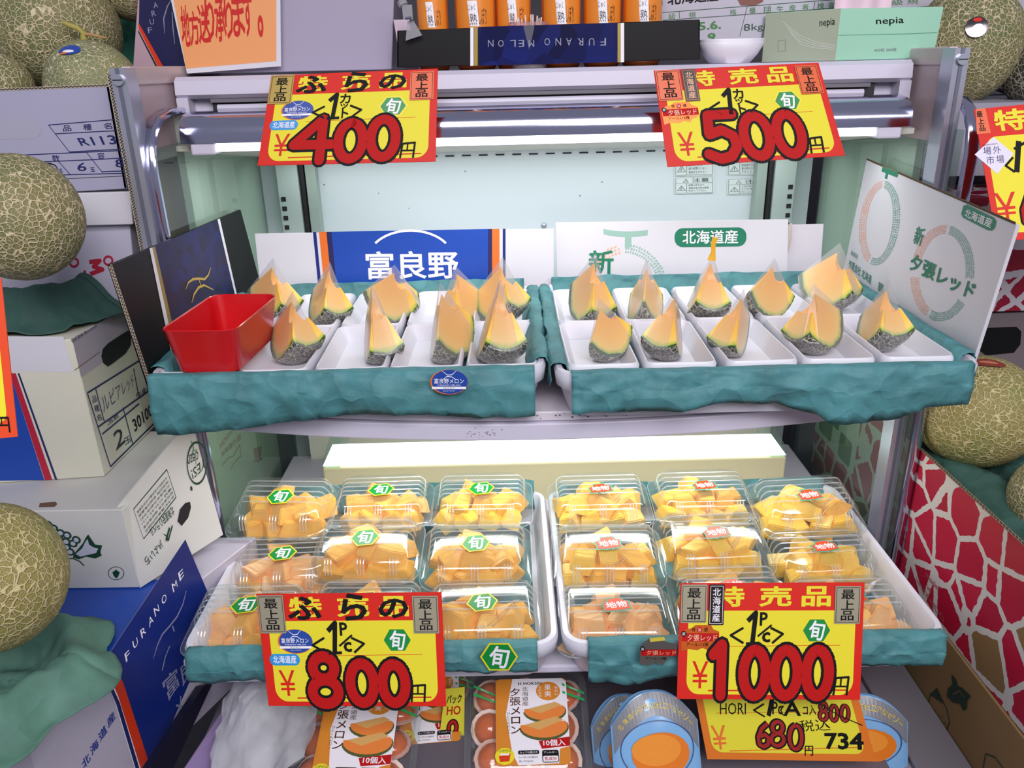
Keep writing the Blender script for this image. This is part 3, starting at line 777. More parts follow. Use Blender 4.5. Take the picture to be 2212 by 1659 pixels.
for (px, py, h, yaw, v, ro, lb) in (
    (1283, 696, 132, 30, 2, 5, 'tall wrapped wedge before the dark green first character on the white card'),
    (1392, 700, 126, 168, 0, 0, 'wrapped wedge with a point of brown net between its cut sides, rear row'),
    (1528, 693, 128, 0, 3, 3, 'wrapped wedge with a twisted yellow film tip, broad cut face forward'),
    (1660, 690, 118, 128, 3, -6, 'wrapped wedge with a wide crescent cut side, rear row under the torn card'),
    (1796, 668, 126, 50, 0, 6, 'wrapped wedge in the rear corner by the leaning white card'),
    (1296, 774, 118, 142, 1, 10, 'wrapped wedge lying back to show netted rind, first of the front row'),
    (1448, 776, 138, -28, 0, 6, 'wrapped wedge with a pale peach cut face, second of the front row'),
    (1590, 770, 132, -40, 2, 8, 'wrapped wedge with green underflesh and loose film, middle of the front row'),
    (1742, 760, 132, -62, 3, -8, 'wrapped wedge with the largest round cut side in the tray'),
    (1897, 755, 134, 8, 1, 2, 'wrapped wedge alone by the front corner near the leaning card')):
    wedge(px, py, h, yaw, v, ro, lb, GR)
# twisted tip of one film
lp_ = [o for o in bpy.data.objects if o.get('label', '').startswith('wrapped wedge with a twisted')][0]
mb = MB(); p = lp_.matrix_world.translation + Vector((0, 0, lp_['peak'] - .008)); mb.tube([p, p + Vector((.002, 0, .014)), p + Vector((.001, 0, .026)), p + Vector((.004, 0, .036))], [.007, .0035, .004, .0045], mat('film_tip_yellow', 'f0b42c', .3), 8)
wpart('film_tip', mb, lp_, True)

# ------------------------------------------------------------------ clear clamshell packs with melon chunks
CW, CD = .174, .138
def pack_meshes():
    base = MB()
    base.loft([rr(CW * .80, CD * .76, .02, 0), rr(CW * .90, CD * .88, .024, .022), rr(CW * .985, CD * .985, .026, .024), rr(CW, CD, .026, .021)], CLEAR, cap1=False)
    lid = MB()
    lid.loft([rr(CW, CD, .026, .0255), rr(CW * .975, CD * .975, .026, .028), rr(CW * .92, CD * .90, .024, .0285), rr(CW * .895, CD * .865, .024, .034), rr(CW * .85, CD * .80, .024, .050), rr(CW * .79, CD * .71, .022, .0555), rr(CW * .74, CD * .64, .02, .0565)], CLEAR, cap0=False)
    ribs = MB()
    for i in range(5):   # ridges running across the lid, turned down at the sides
        y = CD * (.27 - i * .095)
        a = CW * .36; b = CW * .43
        ribs.tube([(-b, y, .034), (-b * .985, y, .046), (-a * 1.08, y, .0545), (-a, y, .0572), (a, y, .0572), (a * 1.08, y, .0545), (b * .985, y, .046), (b, y, .034)], .0011, RIBM, 5)
    for gx in (-.29, 0, .29):
        for k in (-1, 0, 1):
            x = CW * gx + k * .0048
            ribs.tube([(x, -CD * .335, .0555), (x, -CD * .402, .0505), (x, -CD * .436, .034)], .0011, RIBM, 5)
    rim = MB()
    rim.loft([rr(CW * 1.0, CD * 1.0, .026, .0225), rr(CW * 1.012, CD * 1.015, .027, .0235), rr(CW * 1.0, CD * 1.0, .026, .0252)], RIBM, cap0=False, cap1=False)
    return [mesh(m, None, True, 45) for m in (base, lid, ribs, rim)]
PM = pack_meshes()
def hexpts(cx, cy, rx, ry): return [(cx - rx, cy), (cx - rx * .52, cy - ry), (cx + rx * .52, cy - ry), (cx + rx, cy), (cx + rx * .52, cy + ry), (cx - rx * .52, cy + ry)]
def shun(P, cx, cy, rx, ry, L=1, rim=True):
    if rim: P.poly(hexpts(cx, cy, rx, ry), YELSEAL, L)
    P.poly(hexpts(cx, cy, rx * .9, ry * .9), GRNSEAL, L + 1)
    P.text('旬', cx - rx * .52, cy - ry * .8, cx + rx * .52, cy + ry * .8, WINK, L + 2, .035, rot=6, shear=.06)
def jimono(P, cx, cy, rx, ry, L=1):
    pl = [(-1, -.35), (-.62, -.5), (-.45, -.95), (.45, -.95), (.62, -.5), (1, -.3), (.92, .3), (1, .8), (.4, .85), (.2, 1), (0, .82), (-.2, 1), (-.4, .85), (-1, .8), (-.92, .3)]
    P.poly([(cx + x * rx, cy + y * ry) for x, y in pl], mat('teal_ink', '2aa58c', .4), L)
    P.poly([(cx + x * rx * .9, cy + y * ry * .86) for x, y in pl], mat('jimono_red', 'e2481f', .35), L + 1)
    P.text('地物', cx - rx * .72, cy - ry * .38, cx + rx * .72, cy + ry * .48, WINK, L + 2, .035)
def local_print(fn, w, h):
    c = Card([(-w / 2, h / 2, 0), (w / 2, h / 2, 0), (w / 2, -h / 2, 0), (-w / 2, -h / 2, 0)], 100, 100 * h / w)
    P = Print(c); fn(P); return mesh(P.mb)
SEALG = local_print(lambda P: shun(P, 50, 38, 50, 38), .046, .035)
SEALR = local_print(lambda P: jimono(P, 50, 36, 50, 36), .042, .030)
def chunk_mesh(seed, m):
    rnd = random.Random(seed)
    a, b, c = rnd.uniform(.042, .054), rnd.uniform(.033, .041), rnd.uniform(.023, .029)
    bm = bmesh.new(); vs = []
    for z in (-1, 1):
        for x, y in ((-1, -1), (1, -1), (1, 1), (-1, 1)):
            tp = .62 if z > 0 else 1.0
            vs.append(bm.verts.new((x * a / 2 * (tp if rnd.random() < .7 else 1) + rnd.uniform(-.003, .003), y * b / 2 * tp + rnd.uniform(-.003, .003), z * c / 2 * rnd.uniform(.8, 1.15))))
    for f in ((3, 2, 1, 0), (4, 5, 6, 7), (0, 1, 5, 4), (1, 2, 6, 5), (2, 3, 7, 6), (3, 0, 4, 7)): bm.faces.new([vs[i] for i in f])
    bmesh.ops.subdivide_edges(bm, edges=bm.edges, cuts=1, use_grid_fill=True)
    for v in bm.verts:
        k = noise.noise(v.co * 60 + Vector((seed, 0, 0))); v.co += v.co.normalized() * (.0022 * k + .0006)
        v.co.z += .10 * v.co.x * (v.co.x / .04)
    bmesh.ops.bevel(bm, geom=[e for e in bm.edges if e.calc_face_angle(0) > .6], offset=.0016, segments=2, affect='EDGES')
    bmesh.ops.recalc_face_normals(bm, faces=bm.faces)
    me = bpy.data.meshes.new('chunk'); bm.to_mesh(me); bm.free(); me.materials.append(m)
    me.polygons.foreach_set('use_smooth', [True] * len(me.polygons)); me.set_sharp_from_angle(angle=math.radians(38))
    return me
CH = {k: [chunk_mesh(10 * k + i, CHUNKM[k]) for i in range(6)] for k in range(3)}
PICK = MB().tube([(0, -.03, 0), (0, .03, 0)], .00095, mat('toothpick_wood', 'd9b070', .6), 6)
PICKM = mesh(PICK)
SLOT = ['front left', 'front second', 'front third', 'front right', 'rear left', 'rear second', 'rear third', 'rear right', 'top left', 'top middle', 'top right', 'top rear']
def pack(px, py, zt, yaw, tilt, seal, kind, where, picks=0, st=(0, -.004, 8), n=12):
    p = at(px, py, Z=zt)
    Rr = Matrix.Rotation(math.radians(yaw), 4, 'Z') @ Matrix.Rotation(math.radians(tilt), 4, 'X')
    M = Matrix.Translation(p) @ Rr @ Matrix.Translation((0, 0, -.056))
    t = thing('melon_pack', 'clear pack of melon chunks, %s seal, %s' % ('green' if seal == 'g' else 'orange', where), 'food pack', group='clear packs on the lower shelf', M=M)
    for nm, me in zip(('base', 'lid', 'lid_ribs', 'rim'), PM): lpart(nm, me, t)
    lpart('sticker', SEALG if seal == 'g' else SEALR, t, Matrix.Translation((st[0], st[1], .0590)) @ Matrix.Rotation(math.radians(st[2]), 4, 'Z'), 'green hexagon seal with a white character' if seal == 'g' else 'orange plaque seal with two white characters')
    rnd = random.Random(int(px * 7 + py))
    slots = [(-.052, -.03, 0), (-.018, -.031, 0), (.018, -.03, 0), (.052, -.029, 0), (-.052, .012, .002), (-.018, .014, .003), (.018, .012, .002), (.052, .014, .002), (-.034, -.010, .017), (.003, -.012, .018), (.036, -.009, .017), (-.012, .026, .016)]
    for i, (x, y, z) in enumerate(slots[:n]):
        K = CH[(kind if rnd.random() < .75 else 0)]
        L = Matrix.Translation((x + rnd.uniform(-.003, .003), y + rnd.uniform(-.003, .003), .015 + z)) @ Euler((rnd.uniform(-.45, .45), rnd.uniform(-.4, .4), rnd.uniform(0, 6.28))).to_matrix().to_4x4()
        o = link('melon_chunk', rnd.choice(K), None, M @ L)
        tag(o, 'melon chunk, %s of the %s-seal pack %s' % (SLOT[i], 'green' if seal == 'g' else 'orange', where.replace('green-seal ', '').replace('orange-seal ', '')), 'melon chunk', 'melon chunks in the pack ' + where)
    for i in range(picks):
        o = link('toothpick', PICKM, None, M @ Matrix.Translation((.028 + i * .006, -.012, .0455)) @ Euler((.12, 0, -.75 + i * .05)).to_matrix().to_4x4())
        tag(o, 'wooden toothpick %s in the pack ' % ('one', 'beside the first')[i] + where, 'toothpick', 'toothpicks in the pack ' + where)
# below first, then the ones stacked over them
pack(612, 1195, .778, 2, 4, 'g', 2, 'under another, beside the blue carton', n=12)
pack(534, 1306, .776, 1, 4, 'g', 2, 'front corner beside the lavender sheet', n=12)
pack(790, 1295, .776, -2, 4, 'g', 0, 'behind the 800 yen sign', picks=1)
pack(1042, 1300, .778, 0, 6, 'g', 0, 'just above the paper seal', picks=2)
pack(608, 1072, .835, -4, 12, 'g', 0, 'rear corner by the case glass')
pack(824, 1058, .822, 1, 4, 'g', 0, 'green-seal rear row middle', picks=1)
pack(1040, 1055, .822, -1, 6, 'g', 1, 'green-seal rear row by the gap')
pack(790, 1160, .808, -2, 12, 'g', 0, 'centre of the green-seal tray')
pack(1028, 1172, .805, -1, 12, 'g', 0, 'green-seal middle row by the gap')
pack(1296, 1055, .822, 0, 6, 'r', 1, 'orange-seal rear row by the gap', picks=2)
pack(1520, 1048, .822, 0, 6, 'r', 1, 'orange-seal rear row middle')
pack(1745, 1068, .822, 3, 12, 'r', 1, 'rear stack beside the red carton', picks=2)
pack(1313, 1172, .806, -2, 12, 'r', 1, 'orange-seal middle row by the gap', picks=2)
pack(1545, 1148, .812, 3, 12, 'r', 1, 'centre of the orange-seal tray', picks=2)
pack(1778, 1180, .783, 2, 4, 'r', 1, 'under another, by the red carton')
pack(1330, 1305, .778, -1, 6, 'r', 2, 'just above the torn silver sticker', picks=1)
pack(1580, 1262, .776, 0, 4, 'r', 0, 'behind the 1000 yen sign')
pack(1838, 1290, .776, 1, 4, 'r', 2, 'front corner by the brown carton')
# ------------------------------------------------------------------ cards and price signs
def _inv(card, px, py):
    """Photo position -> the card's own units."""
    p = at(px, py, plane=(card.o, card.n)); u = (p - card.o).dot(card.e1); v = (p - card.o).dot(card.e2)
    a = card.h
    A = np.array([[a[0] - u * a[6], a[1] - u * a[7]], [a[3] - v * a[6], a[4] - v * a[7]]]); b = np.array([u - a[2], v - a[5]])
    r = np.linalg.solve(A, b); return (float(r[0]), float(r[1]))
class PP(Print):
    """Print on a Card whose shapes are given by the places they have in the photograph."""
    def i(s, pts): return [_inv(s.c, x, y) for x, y in pts]
    def ppoly(s, pts, m, L=1): return s.poly(s.i(pts), m, L)
    def pline(s, pts, wpx, m, L=1, closed=False, taper=False):
        q = s.i(pts); (x, y) = pts[len(pts) // 2]
        a = _inv(s.c, x, y); b = _inv(s.c, x + wpx * .7, y + wpx * .7)
        return s.line(q, math.hypot(b[0] - a[0], b[1] - a[1]), m, L, closed, taper)
    def ptext(s, body, q, m, L=2, bold=0.0):
        sub = Card([at(x, y, plane=(s.c.o, s.c.n)) for x, y in q], 1, 1)
        a, fs, _, _, lay = glyphs(body, bold); s.k += 1; h = .00025 * L + .000012 * (s.k % 9); hs = [h] * len(a)
        for f, l in zip(fs, lay):
            if l:
                for i in f: hs[i] = h + .000012 * l
        s.mb.add([sub.P(float(x), float(y), 0) + s.c.n * z for (x, y), z in zip(a, hs)], fs, m); return s
def cardq(q, W, H): return Card(q, W, H)
def sheet(card, th, m, extra=0.0):
    mb = MB(); q = [card.P(-extra, -extra), card.P(card.W + extra, -extra), card.P(card.W + extra, card.H + extra), card.P(-extra, card.H + extra)]
    return mb.slab(q, card.n, th, m)
def box_ell(cx, cy, rx, ry, n=28): return [(cx + rx * math.cos(2 * math.pi * i / n), cy + ry * math.sin(2 * math.pi * i / n)) for i in range(n)]
def digit(ch, x, y, w, h):
    D = {'0': [[(.5 + .42 * math.cos(a), .5 + .46 * math.sin(a)) for a in (math.radians(t) for t in range(-90, 271, 20))]],
         '1': [[(.22, .22), (.55, .04), (.55, .96)]],
         '4': [[(.72, .98), (.72, .03), (.06, .62), (.98, .62)]],
         '5': [[(.92, .05), (.22, .05), (.18, .46), (.55, .38), (.86, .52), (.9, .74), (.7, .93), (.4, .97), (.08, .86)]],
         '6': [[(.8, .03), (.35, .25), (.12, .6), (.2, .88), (.5, .97), (.82, .88), (.88, .64), (.6, .48), (.25, .56)]],
         '8': [[(.5 + .33 * math.cos(a), .26 + .22 * math.sin(a)) for a in (math.radians(t) for t in range(90, 451, 24))], [(.5 + .40 * math.cos(a), .73 + .24 * math.sin(a)) for a in (math.radians(t) for t in range(-90, 271, 24))]],
         '7': [[(.05, .28), (.1, .05), (.9, .05), (.45, .98)]], '3': [[(.1, .1), (.6, .03), (.85, .2), (.45, .45), (.85, .65), (.6, .95), (.1, .9)]]}
    return [[(x + a * w, y + b * h) for a, b in s_] for s_ in D[ch]]
def brush_digits(P, spec, w, b, L, red=BRUSHRED, ink=BLACK):
    st = [s_ for ch, x, y, dw, dh in spec for s_ in digit(ch, x, y, dw, dh)]
    for s_ in st: P.dotends(s_, w + 2 * b, ink, L)
    for s_ in st: P.dotends(s_, w, red, L + 1)
def fuji(P, cx, cy, s, m, L, w=1.6):
    P.line([(cx - s, cy - s * .5), (cx - s * .2, cy + s * .1), (cx + s * .4, cy + s * .05), (cx + s, cy - s * .5)], w, m, L, taper=True)
    P.line([(cx - s * 1.1, cy + s * .9), (cx - s * .3, cy + s * .3), (cx + s * .4, cy + s * .35), (cx + s * 1.1, cy + s * .8)], w, m, L, taper=True)
def furano_oval(P, cx, cy, rx, ry, L=2):
    P.ell(cx, cy, rx, ry, ORANGE, L); P.ell(cx + rx * .04, cy - ry * .02, rx * .95, ry * .96, mat('oval_blue', '24489e', .3), L + 1)
    fuji(P, cx, cy - ry * .62, rx * .38, WINK, L + 2, ry * .06)
    P.text('富良野メロン', cx - rx * .78, cy - ry * .3, cx + rx * .78, cy + ry * .12, WINK, L + 2, .012)
    P.text('FURANO MELON', cx - rx * .6, cy + ry * .18, cx + rx * .6, cy + ry * .3, WINK, L + 2)
    P.rect(cx - rx * .9, cy + ry * .36, cx + rx * .9, cy + ry * .56, WINK, L + 2); P.text('327417', cx - rx * .3, cy + ry * .4, cx + rx * .3, cy + ry * .52, mat('grey_ink', '8b8b95', .5), L + 3)
    P.text('JAふらの', cx - rx * .3, cy + ry * .64, cx + rx * .3, cy + ry * .76, WINK, L + 2)
def hand_cut(P, x, y, w, h, unit):
    P.line([(x + w * .24, y + h * .5), (x, y + h * .72), (x + w * .25, y + h * .95)], h * .07, BLACK, 5)
    P.line([(x + w * .76, y + h * .5), (x + w, y + h * .68), (x + w * .8, y + h * .95)], h * .07, BLACK, 5)
    P.line([(x + w * .32, y + h * .3), (x + w * .47, y + h * .06), (x + w * .42, y + h * .97)], h * .15, BLACK, 5)
    P.line([(x + w * .30, y + h * .97), (x + w * .56, y + h * .95)], h * .09, BLACK, 5)
    if unit == 'cut':
        P.text('カ', x + w * .54, y + h * .05, x + w * .76, y + h * .42, BLACK, 5, .035)
        P.text('ッ', x + w * .56, y + h * .42, x + w * .72, y + h * .62, BLACK, 5, .03)
        P.text('ト', x + w * .60, y + h * .60, x + w * .74, y + h * .98, BLACK, 5, .035)
    else:
        P.text('P', x + w * .55, y + h * .04, x + w * .70, y + h * .44, BLACK, 5, .04)
        P.line([(x + w * .52, y + h * .75), (x + w * .78, y + h * .42)], h * .06, BLACK, 5)
        P.text('c', x + w * .60, y + h * .62, x + w * .76, y + h * .93, BLACK, 5, .045)
def sign(px, Y, label, digits, kind, gold, unit, tilt=21.5, yaw=0, seals=('l', 'r')):
    W, H = 380.0, 212.0
    cx = sum(p[0] for p in px) / 4; cy = sum(p[1] for p in px) / 4
    pl = facing(cx, cy, Y, tilt, yaw); c = Card(on_plane(px, pl), W, H)
    t = thing('price_sign', label, 'price sign', c.P(W / 2, H), 'hand-lettered price signs')
    bevel(wpart('card', sheet(c, .0012, SIGNRED), t), .0003, 1)
    P = Print(c)
    P.rrect(19, 50, 364, 203, 26, SIGNYEL, 1, (0, 0, 1, 1))
    for ch, x0, x1 in (('特', 66, 134), ('売', 165, 232), ('品', 252, 312)):
        P.text(ch, x0, 6, x1, 43, SIGNYEL, 2, .045)
    if kind == 'furano':
        for ch, x0, y0, x1, y1 in (('ふ', 64, 5, 134, 48), ('ら', 174, 0, 228, 50), ('の', 250, 10, 312, 46)): P.text(ch, x0, y0, x1, y1, BLACK, 4, .05, shear=.1)
        furano_oval(P, 72, 88, 37, 23, 2)
        P.rrect(14, 111, 78, 133, 10.9, mat('pill_blue', '2692d8', .35), 2); P.text('北海道産', 21, 114, 71, 129, WINK, 3, .02)
    else:
        pts = [(4, 92), (14, 84), (26, 82), (34, 76), (66, 76), (72, 84), (84, 88), (84, 106), (78, 112), (68, 114), (62, 122), (50, 118), (40, 122), (20, 120), (6, 124)]
        P.poly(pts, mat('foil_orange', 'd9671f', .3, metal=.4) if gold else mat('foil_grey', '8f8874', .35, metal=.3), 2)
        rr_ = BRUSHRED
        P.text('特', 27, 81, 34, 88, BLACK, 3, .02); P.ell(43, 84.5, 5, 5, rr_, 3, 14); P.text('旨', 40.5, 82, 45.5, 87.5, WINK, 4); P.text('選', 52, 81, 60, 88, BLACK, 3, .02)
        P.rect(6, 91, 84, 106, rr_, 3); P.ell(10, 92, 5.5, 5.5, BLACK, 4, 14); P.text('新', 6.8, 89, 13.2, 95.2, WINK, 5); P.text('夕張レッド', 18, 93, 80, 105, mat('peach_ink2', 'f3c9a8', .4), 4, .01)
        P.text('アール113種', 16, 108, 62, 115, BLACK, 3, .01)
    P.poly(hexpts(285, 86, 32, 23), YELSEAL, 2); shun(P, 285, 86, 31, 22, 2, False)
    hand_cut(P, 108, 50, 108, 62, unit)
    P.line([(95, 115), (335, 113)], .9, SIGNRED, 2)
    P.text('¥', 30, 142, 64, 192, SIGNRED, 2, -.01 if False else 0.0)
    P.line([(65, 196), (350, 194)], 2.6, SIGNRED, 2)
    P.done('lettering', t)
    P = Print(c)
    brush_digits(P, digits, 21 if kind != 'x' else 18, 5.5, 4)
    d = digits[-1]; x = d[1] + d[3] + 6
    P.line([(x + 4, 172), (x, 203)], 4, BLACK, 6); P.line([(x + 4, 172), (x + 30, 170), (x + 27, 203)], 4, BLACK, 6); P.line([(x + 15, 171), (x + 14, 187)], 3, BLACK, 6); P.line([(x + 3, 187), (x + 28, 187)], 3, BLACK, 6)
    P.done('price_lettering', t, 'red brushed numerals outlined in black')
    gm = mat('seal_gold', 'b39a52', .3, metal=.5) if gold == 'gold' else mat('seal_orange', 'e0602a', .35) if gold == 'orange' else mat('seal_silver', 'a29c84', .4, metal=.3)
    def seal(x0, y0, x1, y1, m, body, ink, frame):
        P = Print(c); P.rrect(x0, y0, x1, y1, 2, m, 6)
        for a in (((x0 + 3, y0 + 3), (x1 - 3, y0 + 3)), ((x0 + 3, y1 - 3), (x1 - 3, y1 - 3)), ((x0 + 3, y0 + 3), (x0 + 3, y1 - 3)), ((x1 - 3, y0 + 3), (x1 - 3, y1 - 3))): P.line(a, .9, frame, 7)
        w = (x1 - x0) * .26; P.vtext(body, (x0 + x1) / 2 - w, y0 + (y1 - y0) * .09, (x0 + x1) / 2 + w, y1 - (y1 - y0) * .09, ink, 7, .02, .08); P.done('seal', t)
    lm = mat('seal_gold', 'b39a52', .3, metal=.5) if gold == 'mixed' else gm
    rm = mat('seal_orange', 'e0602a', .35) if gold == 'mixed' else gm
    seal(2, 2, 56, 72, lm, '最上品', BLACK, BLACK); seal(320, 6, 372, 74, rm, '最上品', BLACK, BLACK)
    if kind != 'furano': seal(60, 2, 92, 76, mat('seal_black', '1c0d0e', .3), '北海道産', WINK if gold == 'silver' else PEACHINK, WINK if gold == 'silver' else ORANGE)
    mb = MB(); e = 7; mb.add([c.P(-e, -e, .0024), c.P(W + e * .6, -e, .0024), c.P(W + e * .6, H + e, .0024), c.P(-e, H + e, .0024)], [(0, 1, 2, 3)], SLEEVE); wpart('clear_sleeve', mb, t)
    return t, c
t400, c400 = sign([(586, 163), (946, 148), (941, 349), (556, 358)], 1.225, 'price sign reading 400 yen with a blue oval mark, hung on the case rail',
    [('4', 68, 108, 92, 98), ('0', 166, 118, 64, 88), ('0', 236, 112, 64, 92)], 'furano', 'mixed', 'cut')
t500, c500 = sign([(1412, 152), (1768, 135), (1826, 336), (1442, 361)], 1.225, 'price sign reading 500 yen with a black seal, hung on the case rail',
    [('5', 84, 104, 76, 102), ('0', 166, 112, 66, 94), ('0', 238, 112, 64, 94)], 'yubari', 'orange', 'cut')
t800, c800 = sign([(553, 1283), (954, 1279), (964, 1526), (580, 1525)], .868, 'price sign reading 800 yen, standing before the green-seal packs',
    [('8', 92, 112, 70, 98), ('0', 176, 126, 60, 82), ('0', 244, 128, 58, 80)], 'furano', 'silver', 'pc', tilt=24)
t1000, c1000 = sign([(1470, 1260), (1868, 1258), (1858, 1512), (1462, 1510)], .868, 'price sign reading 1000 yen, standing before the orange-seal packs',
    [('1', 62, 108, 52, 100), ('0', 132, 118, 56, 90), ('0', 196, 118, 58, 90), ('0', 262, 118, 56, 90)], 'yubari', 'silver', 'pc', tilt=24)
# lower sign, 680
px = [(1490, 1440), (1835, 1440), (1893, 1645), (1528, 1640)]
c = Card(on_plane(px, facing(1690, 1570, .885, 24)), 370, 205)
t = thing('price_sign', 'yellow price sign reading 680 yen, tucked under the 1000 yen sign', 'price sign', c.P(185, 205), 'hand-lettered price signs')
wpart('card', sheet(c, .0012, mat('sign_orange', 'd9741c', .35, coat=.2)), t)
P = PP(c); P.rrect(16, 40, 352, 190, 22, mat('sign_yellow2', 'dfd733', .35, coat=.2), 1, (0, 0, 1, 1))
P.ptext('HORI', [(1555, 1518), (1611, 1518), (1611, 1543), (1555, 1543)], BLACK, 3, .0)
P.pline([(1650, 1520), (1628, 1534), (1652, 1548)], 4, BLACK, 3); P.pline([(1668, 1508), (1660, 1546)], 10, BLACK, 3)
P.ptext('Pc', [(1668, 1515), (1690, 1515), (1690, 1543), (1668, 1543)], BLACK, 3, .02)
P.pline([(1692, 1524), (1686, 1534), (1692, 1545)], 3, BLACK, 3)
P.ptext('A', [(1692, 1514), (1730, 1514), (1730, 1546), (1692, 1546)], BLACK, 3, .03); P.ptext('コ入', [(1734, 1524), (1762, 1522), (1763, 1544), (1734, 1545)], BLACK, 3, .02)
P.pline([(1546, 1540), (1766, 1538)], 1, SIGNRED, 2); P.pline([(1576, 1622), (1858, 1614)], 2.5, ORANGE, 2)
P.ptext('¥', [(1534, 1567), (1566, 1566), (1572, 1618), (1542, 1620)], ORANGE, 2, 0)
P.ptext('734', [(1780, 1582), (1864, 1582), (1866, 1620), (1782, 1618)], BLACK, 3, .05)
P.ptext('税込', [(1724, 1556), (1792, 1552), (1794, 1578), (1730, 1580)], BLACK, 3, .0)
def pdig(ch, x0, y0, x1, y1): return digit(ch, x0, y0, x1 - x0, y1 - y0)
for grp, w, b in ((pdig('6', 1634, 1560, 1664, 1614) + pdig('8', 1662, 1556, 1696, 1612) + pdig('0', 1702, 1564, 1734, 1620), 9, 4), (pdig('8', 1768, 1516, 1788, 1556) + pdig('0', 1792, 1522, 1810, 1558) + pdig('0', 1815, 1522, 1834, 1558), 6, 2.5)):
    for s_ in grp: P.pline(s_, w + 2 * b, BLACK, 4)
    for s_ in grp: P.pline(s_, w, mat('brush_dark_red', '9c1c18', .4), 5)
P.pline([(1760, 1514), (1812, 1545), (1862, 1566)], 2.5, BLACK, 6)
P.ptext('円', [(1738, 1610), (1756, 1610), (1756, 1632), (1738, 1632)], BLACK, 4, .02)
P.done('lettering', t)
mb = MB(); mb.add([c.P(-6, -6, .0026), c.P(380, -6, .0026), c.P(380, 212, .0026), c.P(-6, 212, .0026)], [(0, 1, 2, 3)], SLEEVE); wpart('clear_sleeve', mb, t)
# sign at the right-hand edge of the view
px = [(2104, 236), (2520, 196), (2560, 500), (2152, 520)]
c = Card(on_plane(px, facing(2160, 380, 1.10, 21.5, -8)), 400, 290)
t = thing('price_sign', 'price sign with a white diamond sticker, cut off by the edge beside the top melon', 'price sign', c.P(200, 290), 'hand-lettered price signs')
wpart('card', sheet(c, .0012, SIGNRED), t)
P = PP(c); P.rrect(14, 62, 386, 274, 24, SIGNYEL, 1, (1, 1, 1, 1))
P.ptext('特', [(2142, 240), (2214, 232), (2218, 280), (2152, 284)], SIGNYEL, 2, .045)
P.ppoly([(2107, 236), (2128, 234), (2140, 288), (2110, 290)], mat('seal_orange', 'e0602a', .35), 2); P.ptext('最上品', [(2108, 243), (2122, 242), (2128, 284), (2112, 285)], BLACK, 3, .02) if False else None
for k, ch in enumerate('最上品'): P.ptext(ch, [(2108 + k * 3, 241 + k * 15), (2121 + k * 3, 240 + k * 15), (2123 + k * 3, 253 + k * 15), (2110 + k * 3, 254 + k * 15)], BLACK, 3, .02)
P.ppoly([(2146, 296), (2189, 332), (2154, 376), (2105, 334)], mat('sticker_lilac', 'd9d3e6', .4), 2)
for ch, x, y in (('場', 2123, 318), ('外', 2144, 316), ('市', 2130, 338), ('場', 2151, 336)): P.ptext(ch, [(x, y), (x + 17, y - 1), (x + 18, y + 16), (x + 1, y + 17)], NAVYINK, 3, .0)
P.ptext('SAPPORO', [(2122, 313), (2154, 309), (2154, 312), (2122, 316)], BLACK, 3, 0)
P.pline([(2188, 340), (2172, 358), (2192, 372)], 5, BLACK, 3); P.pline([(2200, 305), (2196, 372)], 12, BLACK, 3); P.pline([(2190, 322), (2214, 308)], 6, BLACK, 3)
P.ptext('¥', [(2146, 418), (2192, 414), (2198, 474), (2156, 478)], SIGNRED, 2, 0); P.pline(pdig('6', 2204, 400, 2250, 490)[0], 18, BLACK, 3); P.pline(pdig('6', 2204, 400, 2250, 490)[0], 9, BRUSHRED, 4)
P.done('lettering', t)
# sign at the left-hand edge
px = [(-260, 592), (2, 600), (38, 943), (-240, 972)]
c = Card(on_plane(px, facing(0, 780, .72, 21.5, 6)), 300, 330)
t = thing('price_sign', 'orange-edged price sign cut off by the edge beside the melon carton', 'price sign', c.P(150, 330), 'hand-lettered price signs')
wpart('card', sheet(c, .0012, mat('sign_red_orange', 'e0481a', .35, coat=.2)), t)
P = PP(c); P.rrect(12, 40, 278, 300, 20, SIGNYEL, 1)
P.pline([(-14, 902), (-16, 930)], 4, BLACK, 3); P.pline([(-14, 903), (18, 902), (22, 934)], 4, BLACK, 3); P.pline([(4, 902), (4, 918)], 3, BLACK, 3); P.pline([(-14, 919), (20, 918)], 3, BLACK, 3)
P.done('lettering', t)

# blue-printed card behind the first tray
c = Card(on_plane([(550, 505), (1196, 494), (1196, 650), (566, 658)], facing(880, 560, 1.452, 4)), 646, 155)
t = thing('printed_card', 'white carton panel printed with a blue block and three white characters', 'cardboard panel', c.P(323, 155), 'carton panels around the big trays')
bevel(wpart('board', sheet(c, .004, WHITE), t), .0004, 1)
P = PP(c)
for a, b, m in ((676, 683, DBLUE), (689, 705, ORANGE), (705, 716, mat('deep_navy', '23235a', .4)), (716, 1054, BLUE), (1054, 1063, MATS['deep_navy']), (1063, 1079, ORANGE), (1086, 1092, DBLUE)):
    k = .10 if a < 900 else .0
    P.ppoly([(a, 503.3 - (a - 550) * .017), (b, 503.3 - (b - 550) * .017), (b + 148 * k, 652), (a + 148 * k, 652)], m, 1)
P.pline(arc(887, 560, 92, 62, 214, 326, 16), 5, WINK, 2)
P.ptext('富良野', [(789, 543), (989, 541), (991, 602), (792, 604)], WINK, 2, .03)
P.ptext('メロン', [(832, 613), (946, 613), (948, 650), (832, 650)], WINK, 2, .02)
P.done('print', t)
